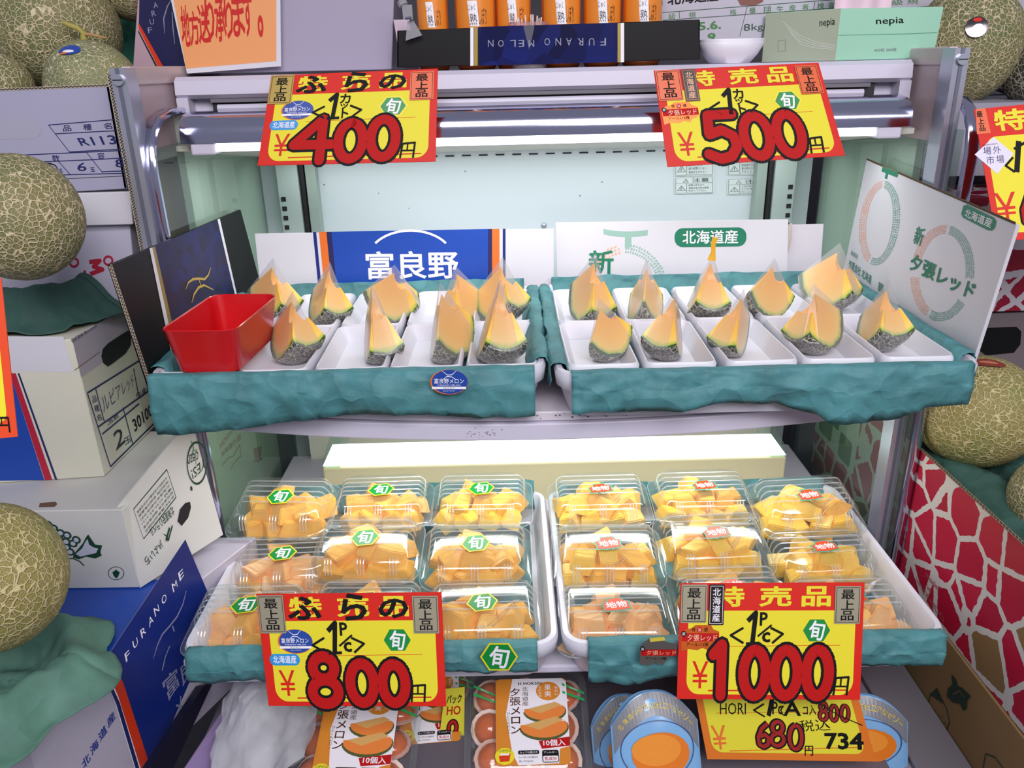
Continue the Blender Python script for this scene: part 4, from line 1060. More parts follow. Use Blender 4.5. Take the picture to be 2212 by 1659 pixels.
# green-printed card
c = Card(on_plane([(1200, 481), (1703, 474), (1700, 646), (1205, 650)], facing(1450, 560, 1.462, 3)), 503, 172)
t = thing('printed_card', 'white carton panel printed in green with a ring of melon netting', 'cardboard panel', c.P(250, 172), 'carton panels around the big trays')
bevel(wpart('board', sheet(c, .004, WHITE), t), .0004, 1)
def mosaic(P, f, a0, a1, n, k, m, seed, px=True):
    """Ring of irregular chips; f(angle, s) gives the place, s from 0 inside to 1 outside."""
    rnd = random.Random(seed)
    for j in range(k):
        off = rnd.random()
        for i in range(n):
            t0 = a0 + (a1 - a0) * (i + off * .6) / n; t1 = t0 + (a1 - a0) / n * rnd.uniform(.62, .86); s0 = j / k + .04; s1 = s0 + .78 / k * rnd.uniform(.85, 1.15)
            if (t1 - a1) * (a1 - a0) > 0: continue
            q = [f(t0 + rnd.uniform(-.1, .3) * (t1 - t0), s0), f(t1, s0 + rnd.uniform(0, .3) / k), f(t1 - rnd.uniform(0, .3) * (t1 - t0), s1), f(t0 + rnd.uniform(0, .25) * (t1 - t0), s1 - rnd.uniform(0, .25) / k)]
            (P.ppoly if px else P.poly)(q, m, 1)
def ell_f(cx, cy, rx, ry, w, sk=0.0): return lambda a, s: (cx + (rx - w * (1 - s)) * math.cos(math.radians(a)) + sk * (ry - w * (1 - s)) * math.sin(math.radians(a)), cy + (ry - w * (1 - s)) * math.sin(math.radians(a)))
P = PP(c)
P.ppoly(arc(1356, 380, 178, 132, 107, 76, 12) + arc(1356, 376, 180, 124, 76, 107, 12)[::1], LGREENINK, 1)
P.ppoly([(1350, 512), (1364, 512), (1364, 534), (1350, 536)], LGREENINK, 1)
mosaic(P, ell_f(1352, 642, 96, 116, 22), -92, -8, 22, 3, LGREENINK, 3); mosaic(P, ell_f(1352, 642, 96, 116, 22), -152, -98, 10, 3, PEACHINK, 4)
P.ptext('新', [(1272, 541), (1326, 539), (1325, 592), (1271, 590)], GREENINK, 3, .03)
P.rrect(*_inv(c, 1457, 493), *_inv(c, 1612, 532), 18, GREENINK, 2); P.ptext('北海道産', [(1474, 498), (1594, 496), (1594, 526), (1474, 527)], WINK, 3, .025)
P.ptext('夕張レッド', [(1324, 597), (1622, 592), (1622, 660), (1324, 664)], GREENINK, 3, .05)
P.done('print', t)
c = Card(on_plane([(1686, 486), (1779, 484), (1768, 640), (1680, 640)], facing(1730, 560, 1.474, 3)), 93, 155)
t = single('torn_card', sheet(c, .004, mat('card_grey_white', 'd3cfd8', .5)).add([c.P(8, 4, .001), c.P(22, -6, .008), c.P(22, 30, .010), c.P(14, 70, .004), c.P(4, 104, .002)], [(0, 1, 2, 3, 4)], mat('torn_paper', 'cbbfb8', .8)), 'blank torn piece of white card beside the green-printed card', 'cardboard panel', 'carton panels around the big trays')
# big leaning white card
px = [(1872, 345), (2196, 486), (2082, 842), (1816, 612)]
c = Card([at(x, y, X=.562) for x, y in px], 400, 240)
t = thing('printed_card', 'big white leaning carton panel with two netted rings and green lettering', 'cardboard panel', c.P(200, 240), 'carton panels around the big trays')
bevel(wpart('board', sheet(c, .005, WHITE), t), .0005, 1)
P = PP(c)
tealk = mat('ring_teal', '6fa294', .5); peak = mat('ring_coral', 'e6a58c', .5)
e1 = ell_f(1900, 482, 44, 92, 17, -.10); mosaic(P, e1, -88, 108, 54, 4, tealk, 5); mosaic(P, e1, 112, 268, 42, 4, peak, 6)
P.pline([(1906, 364), (1922, 370), (1940, 377)], 8, GREENINK, 2); P.pline([(1917, 372), (1914, 386)], 6, GREENINK, 2)
e2 = ell_f(2036, 590, 69, 104, 20, -.06); mosaic(P, e2, -82, 8, 34, 5, tealk, 7); mosaic(P, e2, 40, 112, 30, 5, tealk, 8); mosaic(P, e2, 198, 275, 28, 5, peak, 9); mosaic(P, e2, 116, 176, 24, 5, peak, 10)
P.ppoly([(2082, 444), (2090, 442), (2148, 470), (2153, 478), (2150, 492), (2144, 498), (2134, 497), (2081, 470), (2077, 462)], GREENINK, 2)
P.ptext('北海道産', [(2088, 450), (2147, 473), (2141, 493), (2084, 468)], WINK, 3, .02)
P.ptext('新', [(1982, 487), (2001, 494), (1990, 533), (1972, 525)], GREENINK, 3, .02)
P.ptext('夕張レッド', [(1972, 545), (2112, 612), (2100, 650), (1964, 582)], GREENINK, 3, .045)
P.ptext('有限会社北海道ネット企画', [(1834, 562), (1912, 618), (1908, 634), (1832, 580)], GREENINK, 3, .0) if False else None
P.ptext('有限会社 北海道', [(1836, 560), (1884, 595), (1882, 615), (1832, 577)], GREENINK, 3, .01); P.ptext('原', [(1898, 608), (1910, 616), (1909, 636), (1897, 628)], GREENINK, 3, .01)
P.ptext('取扱店', [(1840, 541), (1855, 550), (1853, 560), (1838, 550)], GREENINK, 3, 0)
P.done('print', t)
P = PP(c); flutes(P, c, 0, -1.5, 398, -1.5, 3, KRAFT, DARKM, 60); P.done('cut_edge', t)
# black and blue leaning card
px = [(240, 572), (520, 453), (592, 722), (348, 906)]
c = Card([at(x, y, X=-.547) for x, y in px], 500, 240)
t = thing('printed_card', 'black leaning carton panel with a dark blue band and a gold curved mark', 'cardboard panel', c.P(200, 240), 'carton panels around the big trays')
bevel(wpart('board', sheet(c, .005, BLACKB), t), .0005, 1)
CRY = cells_mat('crystal_blue', ['11124a', '171c62', '0d0d33', '191956', '201240'], 38, rough=.4, squash=(1, 1, 1.4))
P = PP(c)
P.ppoly([(333, 532), (470, 474), (540, 760), (404, 862)], CRY, 1); P.ppoly([(322, 537), (328, 534), (400, 868), (392, 874)], WINK, 2); P.ppoly([(328, 534), (334, 532), (408, 862), (400, 868)], GOLD, 2)
P.ppoly([(469, 474), (474, 472), (512, 640), (508, 642)], WINK, 2)
gl = mat('gold_mark', 'c9a83c', .35)
P.pline([(400, 625), (406, 610), (416, 603), (428, 602), (441, 603), (449, 594), (454, 578)], 4, gl, 3, taper=True); P.pline([(428, 603), (434, 620)], 2.5, gl, 3); P.pline([(413, 654), (418, 636), (428, 621), (440, 616), (460, 626)], 4, gl, 3, taper=True)
P.done('print', t)
P = PP(c); a, b = _inv(c, 237, 573), _inv(c, 349, 908)
flutes(P, c, a[0], a[1], b[0], b[1], 9, mat('flute_cream', 'cdbfa8', .8), DARKM, 46); P.done('cut_edge', t)
# red box
F, Bk, Rr_ = at(336, 716, Z=1.192), at(466, 636, Z=1.192), at(498, 716, Z=1.192)
w = (Rr_ - F).length * 1.02; d = (Bk - F).length; yaw = math.atan2(Bk.y - F.y, Bk.x - F.x) - math.pi / 2
cen = (F + Rr_) / 2 + (Bk - F) / 2
mb = MB(); REDP = mat('red_plastic', 'c8141c', .25, coat=.4)
mb.loft([rr(w * .82, d * .86, .016, 0), rr(w * .985, d * .985, .018, .058), rr(w, d, .019, .0605), rr(w - .002, d - .002, .018, .0615), rr(w - .006, d - .006, .016, .0605), rr(w * .81, d * .85, .013, .003)], REDP)
o = link('red_box', mesh(mb, None, True, 50), None, Matrix.Translation((cen.x, cen.y, ZM + .0035)) @ Matrix.Rotation(yaw * .6, 4, 'Z'))
tag(o, 'empty red plastic box on the corner of the green-papered tray', 'box')

# stickers stuck on the hanging paper (each lies on its sheet)
def paper_sticker(cx, cy, W, H, Y, tilt, fn, label, name='paper_sticker'):
    c = Card(on_plane([(cx - W / 2, cy - H / 2), (cx + W / 2, cy - H / 2), (cx + W / 2, cy + H / 2), (cx - W / 2, cy + H / 2)], facing(cx, cy, Y, tilt)), 100, 100 * H / W)
    P = PP(c); fn(P); return single(name, P.mb, label, 'sticker')
paper_sticker(970, 825, 82, 54, .972, 0, lambda P: furano_oval(P, 50, 33, 50, 33, 1), 'blue oval melon sticker on the hanging green paper of the upper tray')
paper_sticker(1078, 1419, 82, 60, .862, 0, lambda P: shun(P, 50, 36, 50, 36, 1), 'green hexagon seal stuck on the lower hanging green paper')
def torn(P):
    fo = mat('foil_torn', '9a958c', .22, metal=.8)
    P.poly([(2, 22), (10, 8), (28, -6), (66, -10), (70, 4), (100, 8), (100, 40), (80, 44), (62, 66), (44, 58), (26, 66), (2, 62)], fo, 1); P.poly([(28, -6), (66, -10), (70, 0), (30, 4)], mat('foil_yel', 'd8c84a', .3), 2)
    P.rect(6, 24, 100, 40, BRUSHRED, 2); P.ell(10, 22, 7, 7, BLACK, 3, 14); P.text('新', 6, 18, 14, 26, WINK, 4); P.text('夕張レッド', 20, 26, 98, 38, PEACHINK, 3, .01); P.text('アール113種', 18, 44, 72, 51, BLACK, 2, .01)
paper_sticker(1421, 1412, 82, 58, .862, 0, torn, 'torn silver foil sticker on the lower hanging green paper')

# ------------------------------------------------------------------ whole melons
def melon(px, py, rpx, Y, label, m=NETM, rz=0, stem=False, sticker=None, sq=(1, 1, .97), grp='whole netted melons'):
    p = at(px, py, Y=Y); r = rpx / FPX * axis_of(p)
    t = thing('netted_melon', label, 'melon', p - Vector((0, 0, r * sq[2])), grp)
    bm = bmesh.new(); bmesh.ops.create_uvsphere(bm, u_segments=48, v_segments=28, radius=1)
    for v in bm.verts: v.co *= r * (1 + .012 * noise.noise(v.co * 2 + Vector((px, py, 0)))); v.co.x *= sq[0]; v.co.y *= sq[1]; v.co.z *= sq[2]
    me = bpy.data.meshes.new('melon'); bm.to_mesh(me); bm.free(); me.materials.append(m); me.polygons.foreach_set('use_smooth', [True] * len(me.polygons))
    link('melon_body', me, t, Matrix.Translation((0, 0, r * sq[2])) @ Matrix.Rotation(rz, 4, 'Z'))
    top = t.location + Vector((0, 0, 2 * r * sq[2] - .002))
    if stem:
        mb = MB(); sm_ = mat('stem_dry', 'a59a4e', .7, bump=.3)
        mb.tube([top, top + Vector((.002, -.004, .012)), top + Vector((-.004, -.006, .018)), top + Vector((-.014, -.008, .022)), top + Vector((-.022, -.012, .026))], [.006, .004, .0042, .004, .002], sm_, 8)
        mb.tube([top + Vector((.002, -.003, .010)), top + Vector((.016, -.006, .008)), top + Vector((.034, -.012, .004)), top + Vector((.040, -.014, .003))], [.003, .0022, .002, .001], mat('stem_tan', 'b58f58', .7), 6); wpart('stem', mb, t, True, 80)
    if sticker:
        c_ = t.location + Vector((0, 0, r * sq[2])); spx, spy, kind = sticker
        dd = ray(spx, spy).normalized(); oc = CAMP - c_; b = oc.dot(dd); disc = b * b - (oc.dot(oc) - r * r)
        hit = CAMP + dd * (-b - math.sqrt(max(0, disc))); n = (hit - c_).normalized()
        e1 = n.cross(Vector((0, 0, 1))).normalized() * -1; e1 = Vector((-n.y, n.x, 0)).normalized(); e2 = n.cross(e1)
        if e2.z < 0: e2 = -e2
        mb = MB(); rr_ = .0165 if kind == 'foil' else .017
        def dome(rad, m, lift, sx=1, sy=1, dx=0, dy=0):
            vs = [c_ + (n * 1 + e1 * (dx / r) + e2 * (dy / r)).normalized() * (r * 1.006 + lift)]
            for k in (1, 2):
                for a in range(20):
                    th = 2 * math.pi * a / 20; o_ = n + e1 * ((dx + rad * sx * k / 2 * math.cos(th)) / r) + e2 * ((dy + rad * sy * k / 2 * math.sin(th)) / r)
                    vs.append(c_ + o_.normalized() * (r * 1.006 + lift))
            fs = [(0, 1 + a, 1 + (a + 1) % 20) for a in range(20)] + [(1 + a, 21 + a, 21 + (a + 1) % 20, 1 + (a + 1) % 20) for a in range(20)]
            mb.add(vs, fs, m)
        if kind == 'oval': dome(rr_, mat('oval_blue', '24489e', .3), .0008, 1.0, .62); dome(rr_ * .5, WINK, .0011, 1.0, .35, 0, -.004); dome(rr_ * .3, ORANGE, .0013, 1, .4, -.006, -.008)
        elif kind == 'foil': dome(rr_, mat('foil_dark', '6a6468', .15, metal=1), .0008); dome(rr_ * .6, mat('foil_bright', 'd8d4d8', .1, metal=1), .0011, .8, .9, .002, -.004); dome(rr_ * .4, SIGNRED, .0013, 1, .5, 0, .011)
        else: dome(rr_ * 1.2, mat('brown_red_label', '8a3a2c', .5), .0008, 1.25, .5); dome(rr_ * .6, mat('brown_red2', 'c07a5c', .5), .0011, 1.3, .35)
        wpart('sticker', mb, t, True, 80)
    return t
melon(118, 62, 134, 1.43, 'largest netted melon at the top of the open carton, above the smaller two', NETM, .3, sq=(1, 1, .98))
melon(203, 192, 98, 1.335, 'pale netted melon with dry stem and blue oval sticker', net_mat('melon_net_pale', '6c7a50', '8a9058', 'd6cba8', 150), .8, stem=True, sticker=(150, 108, 'oval'), sq=(1, 1, 1))
melon(-12, 196, 82, 1.31, 'brownish netted melon cut off at the edge of the open carton', NETM, 1.7)
melon(290, -52, 96, 1.50, 'netted melon at the back of the carton under the top edge', NETM, 2.2)
melon(40, 470, 112 + 18, 1.05, 'big netted melon sitting on dark green crumpled paper above the writing carton', NETM, 0.5, sq=(1, 1, 1.04))
melon(-20, 1247, 152, .78, 'yellowish netted melon beside the grape-printed carton', NETY, .2, sq=(1, 1, 1.08))
melon(2086, 96, 112, 1.50, 'netted melon with round foil sticker above the case corner', NETM, 1.2, sticker=(2110, 58, 'foil'), sq=(.96, 1, 1.1))
melon(2262, 150, 88, 1.46, 'dark green netted melon cut off beside the foil-stickered one', NETD, 1.2)
melon(2108, 888, 124, 1.21, 'large netted melon with red-brown oval label in the red net-printed carton', NETY, 2.4, sticker=(2135, 784, 'brown'), sq=(1.02, 1, .98))
melon(2300, 1085, 110, 1.02, 'netted melon just showing at the edge of the red net-printed carton', NETM, 3.1)

# crumpled green paper the melons sit in
def nest(cx, cy, Z, rx, ry, hh, label, m=DPAPER, seed=0, flat=.55, ragged=.12, xmin=-9, xmax=9):
    p = at(cx, cy, Z=Z)
    mb = MB()
    def Pf(u, v):
        a = 2 * math.pi * u; q = .002 + .998 * v; rg = 1 + ragged * noise.noise(Vector((math.cos(a) * 1.6 + seed, math.sin(a) * 1.6, 1))) * 2 * v
        x = rx * q * math.cos(a) * rg; y = ry * q * math.sin(a) * rg
        z = hh * (math.exp(-((q - flat) / .22) ** 2) * .9 + .12 * (1 - q)) + .012 * v * noise.noise(Vector((x * 22, y * 22, seed))) + .006 * noise.noise(Vector((x * 60 + seed, y * 60, 0)))
        r_ = p + Vector((x, y, max(.001, z + .002))); r_.x = max(xmin, min(xmax, r_.x)); return r_
    mb.grid(Pf, 64, 26, m)
    o = single('wrapping_paper', mb, label, 'paper', 'green paper under the melons', smooth=True, angle=60)
    s_ = o.modifiers.new('thick', 'SOLIDIFY'); s_.thickness = .0008
    return o
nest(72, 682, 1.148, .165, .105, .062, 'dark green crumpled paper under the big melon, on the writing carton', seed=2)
mb = MB()
q = [at(-80, -60, Y=1.60), at(300, -60, Y=1.60), at(300, 215, Y=1.60), at(-80, 215, Y=1.60)]
mb.grid(lambda u, v: q[0].lerp(q[1], u).lerp(q[3].lerp(q[2], u), v) + Vector((0, .03 * noise.noise(Vector((u * 5, v * 4, 2))) + .01 * noise.noise(Vector((u * 14, v * 12, 5))), 0)), 40, 28, mat('mint_wrap_paper', '3f8f74', .7, bump=.8, bscale=42, vary=.15, vscale=18))
single('wrapping_paper', mb, 'mint green paper behind the melons in the open carton', 'paper', 'green paper under the melons', smooth=True)
nest(25, 1480, .792, .125, .125, .05, 'sage green crumpled paper under the yellowish melon on the blue carton', crumple(mat('sage_wrap_paper', '50796a', .7, bump=.6, bscale=60, vary=.2, vscale=18), .8, 20), seed=6, flat=.6, ragged=.2)
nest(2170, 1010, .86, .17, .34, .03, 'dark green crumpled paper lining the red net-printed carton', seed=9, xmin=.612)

# ------------------------------------------------------------------ cartons at the left
def carton(name, label, cat, F, Rp, Lp, zb, zt, lr, ll, m, grp='stacked fruit cartons', parts=None):
    f = at(*F, Z=zb); r = at(*Rp, Z=zb); l = at(*Lp, Z=zb)
    dr = (r - f).normalized(); dl = (l - f).normalized()
    q = [f, f + dr * lr, f + dr * lr + dl * ll, f + dl * ll]
    up = Vector((0, 0, zt - zb))
    t = thing(name, label, cat, f, grp)
    mb = MB(); mb.hexa(q + [p + up for p in q], m); bevel(wpart('body', mb, t), .0015, 1)
    R_ = Card([f + up, f + dr * lr + up, f + dr * lr, f], lr * 1000, (zt - zb) * 1000)
    L_ = Card([f + dl * ll + up, f + up, f, f + dl * ll], ll * 1000, (zt - zb) * 1000)
    T_ = Card([f + dl * ll + dr * lr + up, f + dr * lr + up, f + up, f + dl * ll + up], ll * 1000, lr * 1000)
    return t, R_, L_, T_
# carton with the variety label
t, Rc, Lc, Tc = carton('fruit_carton', 'white carton with handwritten-style variety grid and number 30100', 'carton', (225, 1030), (352, 905), (0, 1044), .921, 1.145, .36, .40, CREAMB)
P = PP(Rc); ink = NAVYINK
P.rect(0, 0, 358, 59, mat('lid_lavender', 'bdb4c2', .5), 1)
for a, b in (((188, 849), (318, 768)), ((188, 849), (238, 1008)), ((238, 1008), (350, 897)), ((206, 840), (225, 912)), ((212, 922), (338, 832)), ((220, 938), (300, 872)), ((265, 880), (287, 962)), ((288, 796), (298, 850))): P.pline([a, b], 2.2, ink, 2)
P.ptext('ルピアレッド', [(216, 858), (286, 806), (290, 832), (224, 894)], mat('faded_ink', '5c5a78', .5), 2, .0)
for k, ch in enumerate('品種名'): P.ptext(ch, [(197 + k * 5, 857 + k * 20), (207 + k * 5, 853 + k * 20), (210 + k * 5, 867 + k * 20), (200 + k * 5, 871 + k * 20)], ink, 2, .01)
P.ptext('玉数', [(229, 907), (254, 891), (257, 901), (232, 920)], ink, 2, .01); P.ptext('生産者', [(292, 850), (321, 832), (323, 842), (296, 864)], ink, 2, .01)
P.ptext('2', [(243, 934), (263, 922), (270, 955), (250, 974)], mat('ink_black_blue', '10142c', .4), 2, .01); P.ptext('玉', [(266, 948), (280, 940), (284, 952), (270, 962)], ink, 2, .01)
P.ptext('30100', [(284, 908), (325, 871), (329, 896), (291, 934)], MATS['ink_black_blue'], 2, .03)
P.ptext('意匠登録 第6214346号', [(151, 733), (207, 700), (209, 707), (155, 741)], ink, 2, .0)
P.ppoly([(221, 754), (232, 742), (262, 722), (276, 714), (282, 720), (282, 745), (270, 764), (244, 784), (232, 792), (222, 784), (218, 770)], DARKM, 3)
P.pline([(160, 800), (215, 760)], 1.2, KRAFT, 2)
P.done('print', t)
P = PP(Lc)
P.ppoly([(-200, 725), (137, 727), (158, 804), (-200, 800)], WHITE, 1)
P.ppoly([(-200, 806), (22, 806), (96, 1037), (-200, 1041)], BLUE, 1); P.ppoly([(22, 806), (34, 806), (113, 1036), (97, 1037)], CRIM, 1); P.ppoly([(38, 806), (42, 806), (124, 1036), (119, 1036)], NAVYINK, 1)
P.done('print', t)
# green-print carton
t, Rc, Lc, Tc = carton('fruit_carton', 'white carton printed with green grapes and an upside-down YES clean mark', 'carton', (303, 1270), (457, 1069), (0, 1274), .786, .920, .27, .42, mat('white_green_board', 'd3d3cf', .5, vary=.03))
g = DGREEN
P = None
a0, a1, a2 = at(253, 1095, Z=.921), at(303, 1270, Z=.787), at(412, 905, Y=1.14)
nn = (a1 - a0).cross(a2 - a0).normalized(); a3 = at(482, 1155, plane=(a0, nn))
Rc = Card([a0, a2, a3, a1], 300, 134)
fl_ = wpart('side_flap', sheet(Rc, .004, MATS['white_green_board']), t); P = PP(Rc)
P.ptext('JAよい', [(372, 1171), (326, 1226), (312, 1212), (356, 1156)], g, 2, .01) if False else None
def rtext(P, body, q, m, L=2, bold=0.0):  # upside down
    P.ptext(body, [q[2], q[3], q[0], q[1]], m, L, bold)
rtext(P, 'JAよいち', [(308, 1203), (346, 1165), (354, 1182), (318, 1224)], g, 2, .01)
P.ppoly([(351, 1152), (358, 1155), (362, 1170), (366, 1166)], g, 2); P.pline([(366, 1140), (358, 1168)], 4, g, 2); P.pline([(372, 1135), (364, 1164)], 3, g, 2)
rtext(P, '北海道安心ラベル', [(320, 1143), (372, 1092), (378, 1110), (328, 1162)], g, 2, .02)
bq = [(288, 1100), (360, 1014), (380, 1074), (310, 1164)]
P.pline(bq, 1.6, g, 2, closed=True)
for k in range(6):
    f = .12 + k * .145
    x0, y0 = 292 + 24 * f, 1098 + 58 * f; x1, y1 = 357 + 21 * f, 1022 + 54 * f
    rtext(P, ('化学肥料の使用量化学合成農薬', '使用回数 節減対象農薬', '北海道余市郡余市町', '電話 0135-23-3121', '栽培責任者 確認責任者', '余市町農業協同組合')[k], [(x0, y0), (x1, y1), (x1 + 2, y1 + 5), (x0 + 2, y0 + 5)], g, 2, 0)
P.pline([(425 + 21 * math.cos(a), 1000 + 45 * math.sin(a) - 0.0 * math.cos(a)) for a in (math.radians(k * 15) for k in range(24))], 3, g, 2, closed=True)
rtext(P, 'clean', [(404, 984), (428, 974), (428, 1000), (406, 1012)], g, 2, .0); rtext(P, 'YES!', [(412, 1016), (444, 986), (444, 1010), (416, 1036)], g, 2, .0)
P.pline([(413, 952), (418, 968), (414, 985)], 2, MATS['green_ink'], 2); P.ppoly([(418, 972), (427, 970), (424, 978)], mat('leaf_green', '7fa35c', .5), 2)
P.ell(*_inv(Rc, 413, 1055), 3, 3, g, 2, 12)
P.ppoly([(383, 1126), (388, 1100), (400, 1086), (410, 1084), (412, 1096), (406, 1118), (392, 1136)], DARKM, 3)
P.done('print', t)
P = PP(Lc)
rnd = random.Random(5)
for (x, y) in [(94, 1128), (104, 1133), (116, 1141), (131, 1151), (145, 1156), (101, 1146), (113, 1152), (128, 1163), (143, 1170), (158, 1174), (165, 1166), (117, 1165), (129, 1176), (144, 1182), (138, 1190), (152, 1192), (105, 1160), (96, 1150), (122, 1186), (134, 1198)]:
    q = _inv(Lc, x, y); P.ell(q[0], q[1], 6.6, 6.6, g, 1, 16); P.ell(q[0], q[1], 3.7, 3.7, mat('grape_fill', 'c2c4d8', .5), 2, 16)
P.ppoly([(160, 1196), (172, 1182), (180, 1172), (186, 1160), (191, 1154), (196, 1162), (206, 1176), (221, 1178), (217, 1192), (220, 1200), (206, 1206), (186, 1202), (170, 1208), (158, 1204)], g, 2)
P.ppoly([(164, 1196), (178, 1184), (186, 1168), (190, 1164), (193, 1176), (203, 1182), (213, 1184), (208, 1194), (190, 1198), (174, 1202)], mat('grape_fill', 'c2c4d8', .5), 3)
P.pline([(132, 1206), (158, 1206), (172, 1212), (182, 1222)], 3, g, 2)
P.pline([(251 + 17 * math.cos(a), 1238 + 14 * math.sin(a)) for a in (math.radians(k * 20) for k in range(18))], 1.5, g, 2, closed=True); P.ppoly([(243, 1236), (251, 1230), (259, 1236), (256, 1244), (252, 1249), (246, 1244)], g, 2)
P.done('print', t)
P = PP(Tc); P.ppoly([(86, 1087), (120, 1084), (124, 1089), (118, 1095), (84, 1096)], mat('slot_brown', '6d5340', .8), 1); P.done('print', t)
# blue carton
t, Rc, Lc, Tc = carton('fruit_carton', 'blue and white carton with orange stripe and white latin lettering', 'carton', (136, 1845), (335, 1650), (0, 1845), .56, .785, (at(101, 1609, Z=.785) - at(398, 1168, Z=.785)).length, .40, mat('carton_white_lilac', 'b9b4c4', .5))
P = PP(Rc)
P.ppoly([(236, 1412), (400, 1165), (470, 1330), (326, 1668)], DBLUE, 1); P.ppoly([(223, 1431), (236, 1412), (266, 1476), (326, 1662), (306, 1690), (252, 1510)], REDORG, 2); P.ppoly([(214, 1440), (222, 1431), (254, 1502), (306, 1668), (300, 1690), (246, 1512)], WINK, 2); P.ppoly([(216, 1441), (222, 1438), (258, 1518), (304, 1672), (297, 1676), (250, 1520)], NAVYINK, 3)
for ch, x, y in (('F', 268, 1413), ('U', 285, 1386), ('R', 302, 1362), ('A', 318, 1338), ('N', 331, 1315), ('O', 347, 1291), ('M', 370, 1262), ('E', 384, 1238)): P.ptext(ch, [(x, y), (x + 10, y - 10), (x + 13, y + 4), (x + 4, y + 18)], WINK, 2, 0.0)
si = mat('silver_ink', '8e90a8', .4)
P.pline([(330, 1424), (340, 1392), (350, 1370), (366, 1352), (382, 1332), (394, 1306), (402, 1276)], 3, si, 2, taper=True); P.pline([(350, 1448), (356, 1420), (366, 1395)], 2, si, 2); P.pline([(372, 1352), (376, 1364)], 2, si, 2)
P.ptext('富', [(348, 1470), (380, 1440), (388, 1478), (362, 1518)], si, 2, .01); P.ptext('良', [(386, 1440), (410, 1414), (416, 1450), (394, 1484)], si, 2, .01); P.ptext('メ', [(374, 1520), (392, 1500), (396, 1530), (382, 1550)], si, 2, .01)
for k, ch in enumerate('北海道産'[::1]): P.ptext(ch, [(174 + k * 18, 1646 - k * 30), (190 + k * 18, 1624 - k * 30), (196 + k * 18, 1640 - k * 30), (180 + k * 18, 1664 - k * 30)], mat('blue_ink', '22388c', .4), 2, .03)
P.done('print', t)
P = PP(Tc); P.ppoly([(235, 1413), (342, 1252), (120, 1274), (60, 1430), (180, 1435)], BLUE, 1); P.ppoly([(222, 1430), (236, 1413), (180, 1422), (184, 1436)], REDORG, 2); P.ppoly([(216, 1438), (221, 1432), (150, 1440), (150, 1448)], NAVYINK, 2); P.done('print', t)
# dark blue strip of the carton under it
c = Card([at(326, 1659, X=-.545), at(440, 1482, X=-.545), at(462, 1470, X=-.545), at(370, 1670, X=-.545)], 200, 30)
t = single('dark_carton', sheet(c, .012, mat('very_dark_blue', '15152c', .4)), 'dark blue carton edge squeezed beside the lower shelf', 'carton')
# upper cartons
def frontbox(name, label, px, Y, depth, m, cat='carton', grp='stacked fruit cartons', open_top=False, th=.005, yaw=0, tilt=0):
    cx = px[1][0]; cy = px[1][1]
    c = Card(on_plane(px, facing(cx, cy, Y, tilt, yaw)), 1000 * (on_plane(px, facing(cx, cy, Y, tilt, yaw))[1] - on_plane(px, facing(cx, cy, Y, tilt, yaw))[0]).length, 100)
    q = c.q; t = thing(name, label, cat, (q[2] + q[3]) / 2, grp)
    mb = MB(); n = -c.n
    if open_top:
        mb.slab(q, c.n, th, m); 
        b = [p + n * depth for p in q]; mb.slab([b[1], b[0], b[3], b[2]], c.n * -1, th, m)
        mb.slab([q[1], b[1], b[2], q[2]], (q[1] - q[0]).normalized(), th, m); mb.slab([b[0], q[0], q[3], b[3]], (q[0] - q[1]).normalized(), th, m)
    else: mb.hexa([q[3], q[2], q[2] + n * depth, q[3] + n * depth, q[0], q[1], q[1] + n * depth, q[0] + n * depth], m)
    bevel(wpart('body', mb, t), .001, 1); return t, c
t, c = frontbox('melon_carton', 'open shade-greyed white carton of melons with R113 printed on its front panel', [(-140, 202), (236, 186), (275, 408), (-120, 430)], 1.235, .42, SHADEDW, open_top=True)
P = PP(c)
P.ppoly([(-60, 258), (50, 256), (78, 262), (90, 276), (86, 292), (72, 300), (-60, 302)], mat('flap_grey', 'a9a8bb', .5), 1)
for q in ([(105, 270), (250, 258)], [(105, 270), (150, 328)], [(150, 328), (260, 322)], [(119, 289), (252, 282)], [(22, 336), (262, 325)], [(50, 351), (196, 345)], [(187, 329), (222, 373)], [(220, 371), (268, 369)], [(126, 348), (152, 377)], [(54, 350), (85, 378)], [(85, 379), (270, 374)], [(196, 345), (266, 341)]): P.pline(q, 1.6, NAVYINK, 2)
for k, ch in enumerate('品種名'): P.ptext(ch, [(135 + k * 44, 271 - k * 2.5), (153 + k * 44, 270 - k * 2.5), (155 + k * 44, 283 - k * 2.5), (137 + k * 44, 284 - k * 2.5)], NAVYINK, 2, .01)
P.ptext('R113', [(166, 298), (248, 291), (255, 311), (176, 315)], NAVYINK, 2, .02)
for ch, x, y, s in (('玉', 38, 337, 13), ('数', 112, 335, 16), ('容', 210, 330, 15), ('5', 92, 356, 20), ('6', 166, 352, 20), ('8', 248, 344, 20), ('玉', 126, 365, 9), ('玉', 194, 362, 10)): P.ptext(ch, [(x, y), (x + s, y - 1), (x + s + 2, y + s * .85), (x + 2, y + s * .9)], NAVYINK, 2, .01)
P.pline([(98 + 26 * math.cos(a), 364 + 12 * math.sin(a)) for a in (math.radians(k * 15) for k in range(24))], 2.2, BLACK, 3, closed=True)
P.pline([(100, 388), (268, 380)], 1, DARKM, 2)
P.done('print', t)
P = PP(c); a, b = _inv(c, -100, 198), _inv(c, 236, 184); flutes(P, c, a[0], a[1], b[0], b[1], 2.4, mat('flute_cream', 'cdbfa8', .8), DARKM, 38); P.done('cut_edge', t)
p0, p1 = at(237, 160, Y=1.19), at(284, 545, Y=1.19)
mb = MB(); xw = p0.x; KF = mat('kraft_board', '7a5330', .75)
